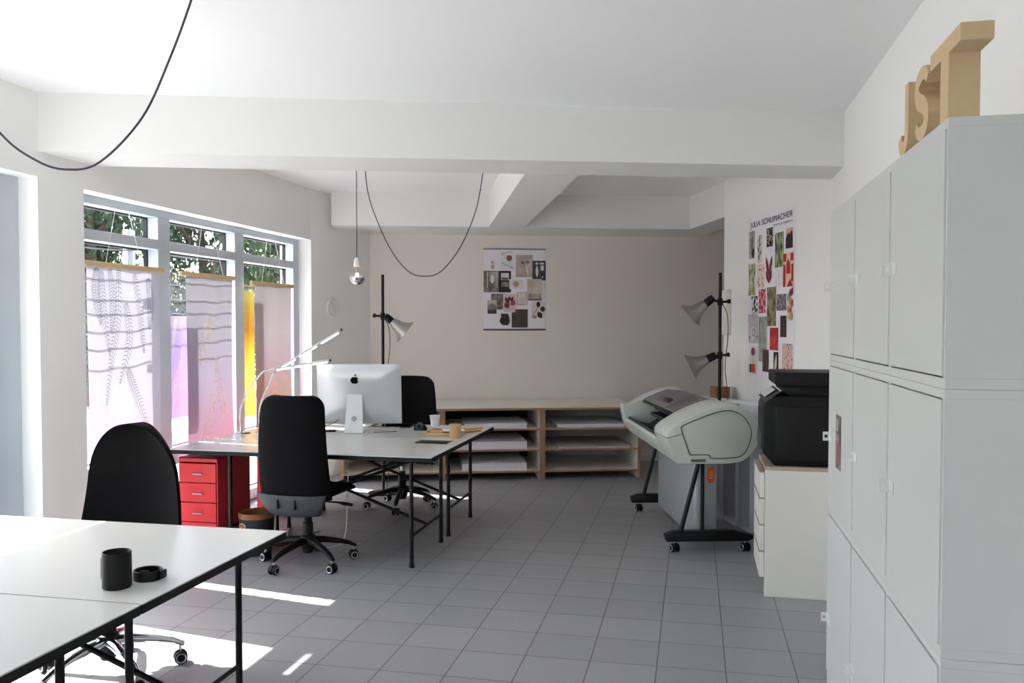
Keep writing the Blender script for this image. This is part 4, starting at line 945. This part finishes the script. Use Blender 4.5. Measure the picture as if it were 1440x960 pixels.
t = thing('paper_sheet', 'white leaflet lying across the desk tray', 'paper', (-1.80, 6.27, ZT+.028), math.radians(30))
m = MB(); m.box((-.09, -.055, 0), (.09, .055, .003), M['paper']); m.build('sheet', t, 0); m = MB(); m.box((.02, .0, .0031), (.07, .03, .0036), M['ink']); m.build('print', t, 0)
t = thing('pencil_roll', 'bundle of pale wooden sticks right of the tan pot at the table edge', 'sticks', (-1.69, 6.42, ZT), math.radians(40))
for k, (y_, z_) in enumerate(((-.018, .012), (.0, .012), (.018, .012), (-.009, .030), (.009, .030))):
    m = MB(); m.tube([(-.075, y_, z_), (.075+.008*k, y_, z_)], .0095, M['tan'], 8); m.build('stick', t)
t = thing('notebook', 'flat black notebook on the near table half in front of the desk tray', 'notebook', (-1.80, 5.80, ZT), math.radians(-2))
m = MB(); m.box((-.12, -.065, 0), (.12, .065, .006), M['ink'], .002); m.build('cover', t); m = MB(); m.box((-.117, -.062, .0015), (.1215, .062, .0045), M['paper']); m.build('pages', t, 0)
t = thing('paper_cup', 'white paper cup standing at the far edge of the computer table', 'cup', (-2.08, 6.74, ZT))
m = MB(); m.lathe([(0, 0), (.032, 0), (.042, .085), (.039, .085), (.030, .004), (0, .004)], M['paper'], 24); m.build('cup_body', t); m = MB(); m.lathe([(.041, .083), (.0445, .085), (.0445, .089), (.041, .089), (.039, .085)], M['paper'], 24); m.build('rolled_rim', t)
# near table: cup, small cylinder, round tin
t = thing('cup', 'tall black cup on the near white table', 'cup', (-1.785, 2.375, ZT))
m = MB(); m.lathe([(0, 0), (.041, 0), (.044, .004), (.044, .112), (.0415, .114), (.040, .112), (.039, .006), (0, .006)], M['plast'], 36); m.build('cup_body', t)
t = thing('tape_roll', 'short black cylinder standing right behind the tall black cup', 'roll', (-1.872, 2.475, ZT))
m = MB(); m.lathe([(.024, 0), (.040, 0), (.040, .062), (.024, .062), (.024, 0)], M['plast'], 32); m.build('outer_band', t); m = MB(); m.lathe([(.021, .001), (.0238, .001), (.0238, .061), (.021, .061), (.021, .001)], M['greyboard'], 28); m.build('core', t)
t = thing('ring_tin', 'low round black ring with a clip lying right of the tall black cup', 'ring', (-1.745, 2.475, ZT), math.radians(12))
m = MB(); m.lathe([(.037, 0), (.044, 0), (.045, .004), (.045, .030), (.042, .032), (.038, .030), (.037, 0)], M['plast'], 36); m.build('ring_band', t)
m = MB(); m.box((.044, -.016, .004), (.058, .012, .030), M['plast'], .003); m.box((-.012, -.042, .026), (.018, -.034, .038), M['plast'], .002); m.build('clip', t)
# LED task lamps clamped to the table end
def task_lamp(label, pts, head, loc):
    t = thing('task_lamp', label, 'lamp', loc, 0, 'slim chrome desk lamps')
    lo = Vector(loc)
    m = MB(); m.lathe([(0, 0), (.032, 0), (.032, .008), (.012, .012), (.012, .05), (0, .05)], M['chrome'], 20); m.box((-.02, -.02, .0), (.07, .02, .006), M['plast'], .002); m.build('clamp_foot', t)
    P = smoothpath([Vector(p_)-lo for p_ in pts], 6)
    m = MB(); m.tube(P, .0075, M['chrome'], 10); m.build('arm', t)
    a, b = Vector(head[0])-lo, Vector(head[1])-lo
    m = MB(); m.tube([a, b], .0085, M['alum'], 10); d = (b-a).normalized(); m.tube([b, b+d*.012], .0095, M['plast'], 10); hd = m.build('lamp_head', t)
    m = MB(); dn = Vector((0, 0, -.0095))
    for k in range(3): m.tube([a.lerp(b, .04+.33*k)+dn, a.lerp(b, .30+.33*k)+dn], .005, M['led'], 8)
    m.build('light_strip', hd)
    return t
task_lamp('slim chrome desk lamp with low level head, nearer the camera', [(-3.40, 5.985, ZT+.04), (-3.40, 5.98, .90), (-3.33, 5.995, 1.06), (-3.245, 6.01, 1.175), (-3.21, 6.02, 1.20), (-3.14, 6.035, 1.215)], ((-3.14, 6.035, 1.215), (-2.73, 6.12, 1.28)), (-3.40, 5.985, ZT))
task_lamp('slim chrome desk lamp with head rising steeply, behind the other desk lamp', [(-3.29, 6.07, ZT+.04), (-3.29, 6.07, .90), (-3.25, 6.075, 1.02), (-3.18, 6.085, 1.17), (-3.155, 6.09, 1.215)], ((-3.165, 6.09, 1.20), (-2.655, 6.17, 1.512)), (-3.29, 6.07, ZT))
# floor cables
m = MB(); m.tube(smoothpath([(-2.72, 5.72, .005), (-2.66, 5.62, .005), (-2.58, 5.53, .005), (-2.46, 5.53, .005), (-2.40, 5.62, .06), (-2.42, 5.72, .30), (-2.45, 5.80, .55), (-2.5, 5.85, .68)], 6), .0035, M['whitecable'], 6)
tag(m.build('power_cable'), 'white cable looping over the floor behind the near office chair', 'cable')
m = MB(); m.tube(smoothpath([(-3.0, 6.0, .005), (-2.92, 5.8, .005), (-2.80, 5.58, .005), (-2.86, 5.50, .005), (-2.98, 5.7, .005), (-2.80, 5.80, .005), (-2.74, 5.95, .005)], 6), .0035, M['blackcable'], 6)
tag(m.build('power_cable'), 'dark thin cable curled on the floor beside the basket', 'cable')

# ---------------------------------------------------------------- light
w = bpy.data.worlds.new('World'); sc.world = w; w.use_nodes = True
nt = w.node_tree; bg = nt.nodes['Background']
sky = nt.nodes.new('ShaderNodeTexSky'); sky.sky_type = 'NISHITA'; sky.sun_disc = False; sky.sun_elevation = math.radians(47); sky.sun_rotation = math.radians(-80); sky.air_density = 1.; sky.dust_density = 2.5
hs_ = nt.nodes.new('ShaderNodeHueSaturation'); hs_.inputs['Saturation'].default_value = .6; nt.links.new(sky.outputs['Color'], hs_.inputs['Color']); nt.links.new(hs_.outputs['Color'], bg.inputs['Color']); bg.inputs['Strength'].default_value = .33
sd = Vector((1, -.165, -1.06)).normalized()
l = bpy.data.lights.new('sun', 'SUN'); l.energy = 10.0; l.angle = math.radians(.53); l.color = (1, .975, .955)
so = bpy.data.objects.new('sun', l); COL.objects.link(so); so.location = (-12, 6, 12); so.rotation_euler = sd.to_track_quat('-Z', 'Y').to_euler()
def portal(name, loc, rot, sx, sy):
    l = bpy.data.lights.new(name, 'AREA'); l.shape = 'RECTANGLE'; l.size = sx; l.size_y = sy; l.cycles.is_portal = True
    o = bpy.data.objects.new(name, l); COL.objects.link(o); o.location = loc; o.rotation_euler = rot
portal('sky_portal', (-4.06, 3.1, 1.2), (0, -PI/2, 0), 2.4, 2.4)
portal('sky_portal', (-4.06, 6.27, 1.2), (0, -PI/2, 0), 2.4, 3.3)
portal('sky_portal', (-2.0, YF-.25, 1.4), (PI/2, 0, 0), 2.6, 2.1)

# ---------------------------------------------------------------- camera
cam = bpy.data.cameras.new('camera'); co = bpy.data.objects.new('camera', cam); COL.objects.link(co)
cam.sensor_width = 36; cam.lens = 36*1205/1440; cam.shift_y = 12.76/1440
co.location = (0, 0, 1.55); co.rotation_euler = (math.radians(90-1.7), 0, math.radians(12)); cam.clip_start = .05
sc.camera = co
sc.view_settings.view_transform = 'Standard'; sc.view_settings.look = 'None'; sc.view_settings.gamma = 1; sc.view_settings.exposure = 2.0
sc.view_settings.use_curve_mapping = False
sc.cycles.use_denoising = True; sc.cycles.max_bounces = 14; sc.cycles.diffuse_bounces = 8; sc.cycles.transparent_max_bounces = 16; sc.cycles.transmission_bounces = 8
sc.cycles.sample_clamp_indirect = 8
sc.cycles.caustics_reflective = False; sc.cycles.caustics_refractive = False
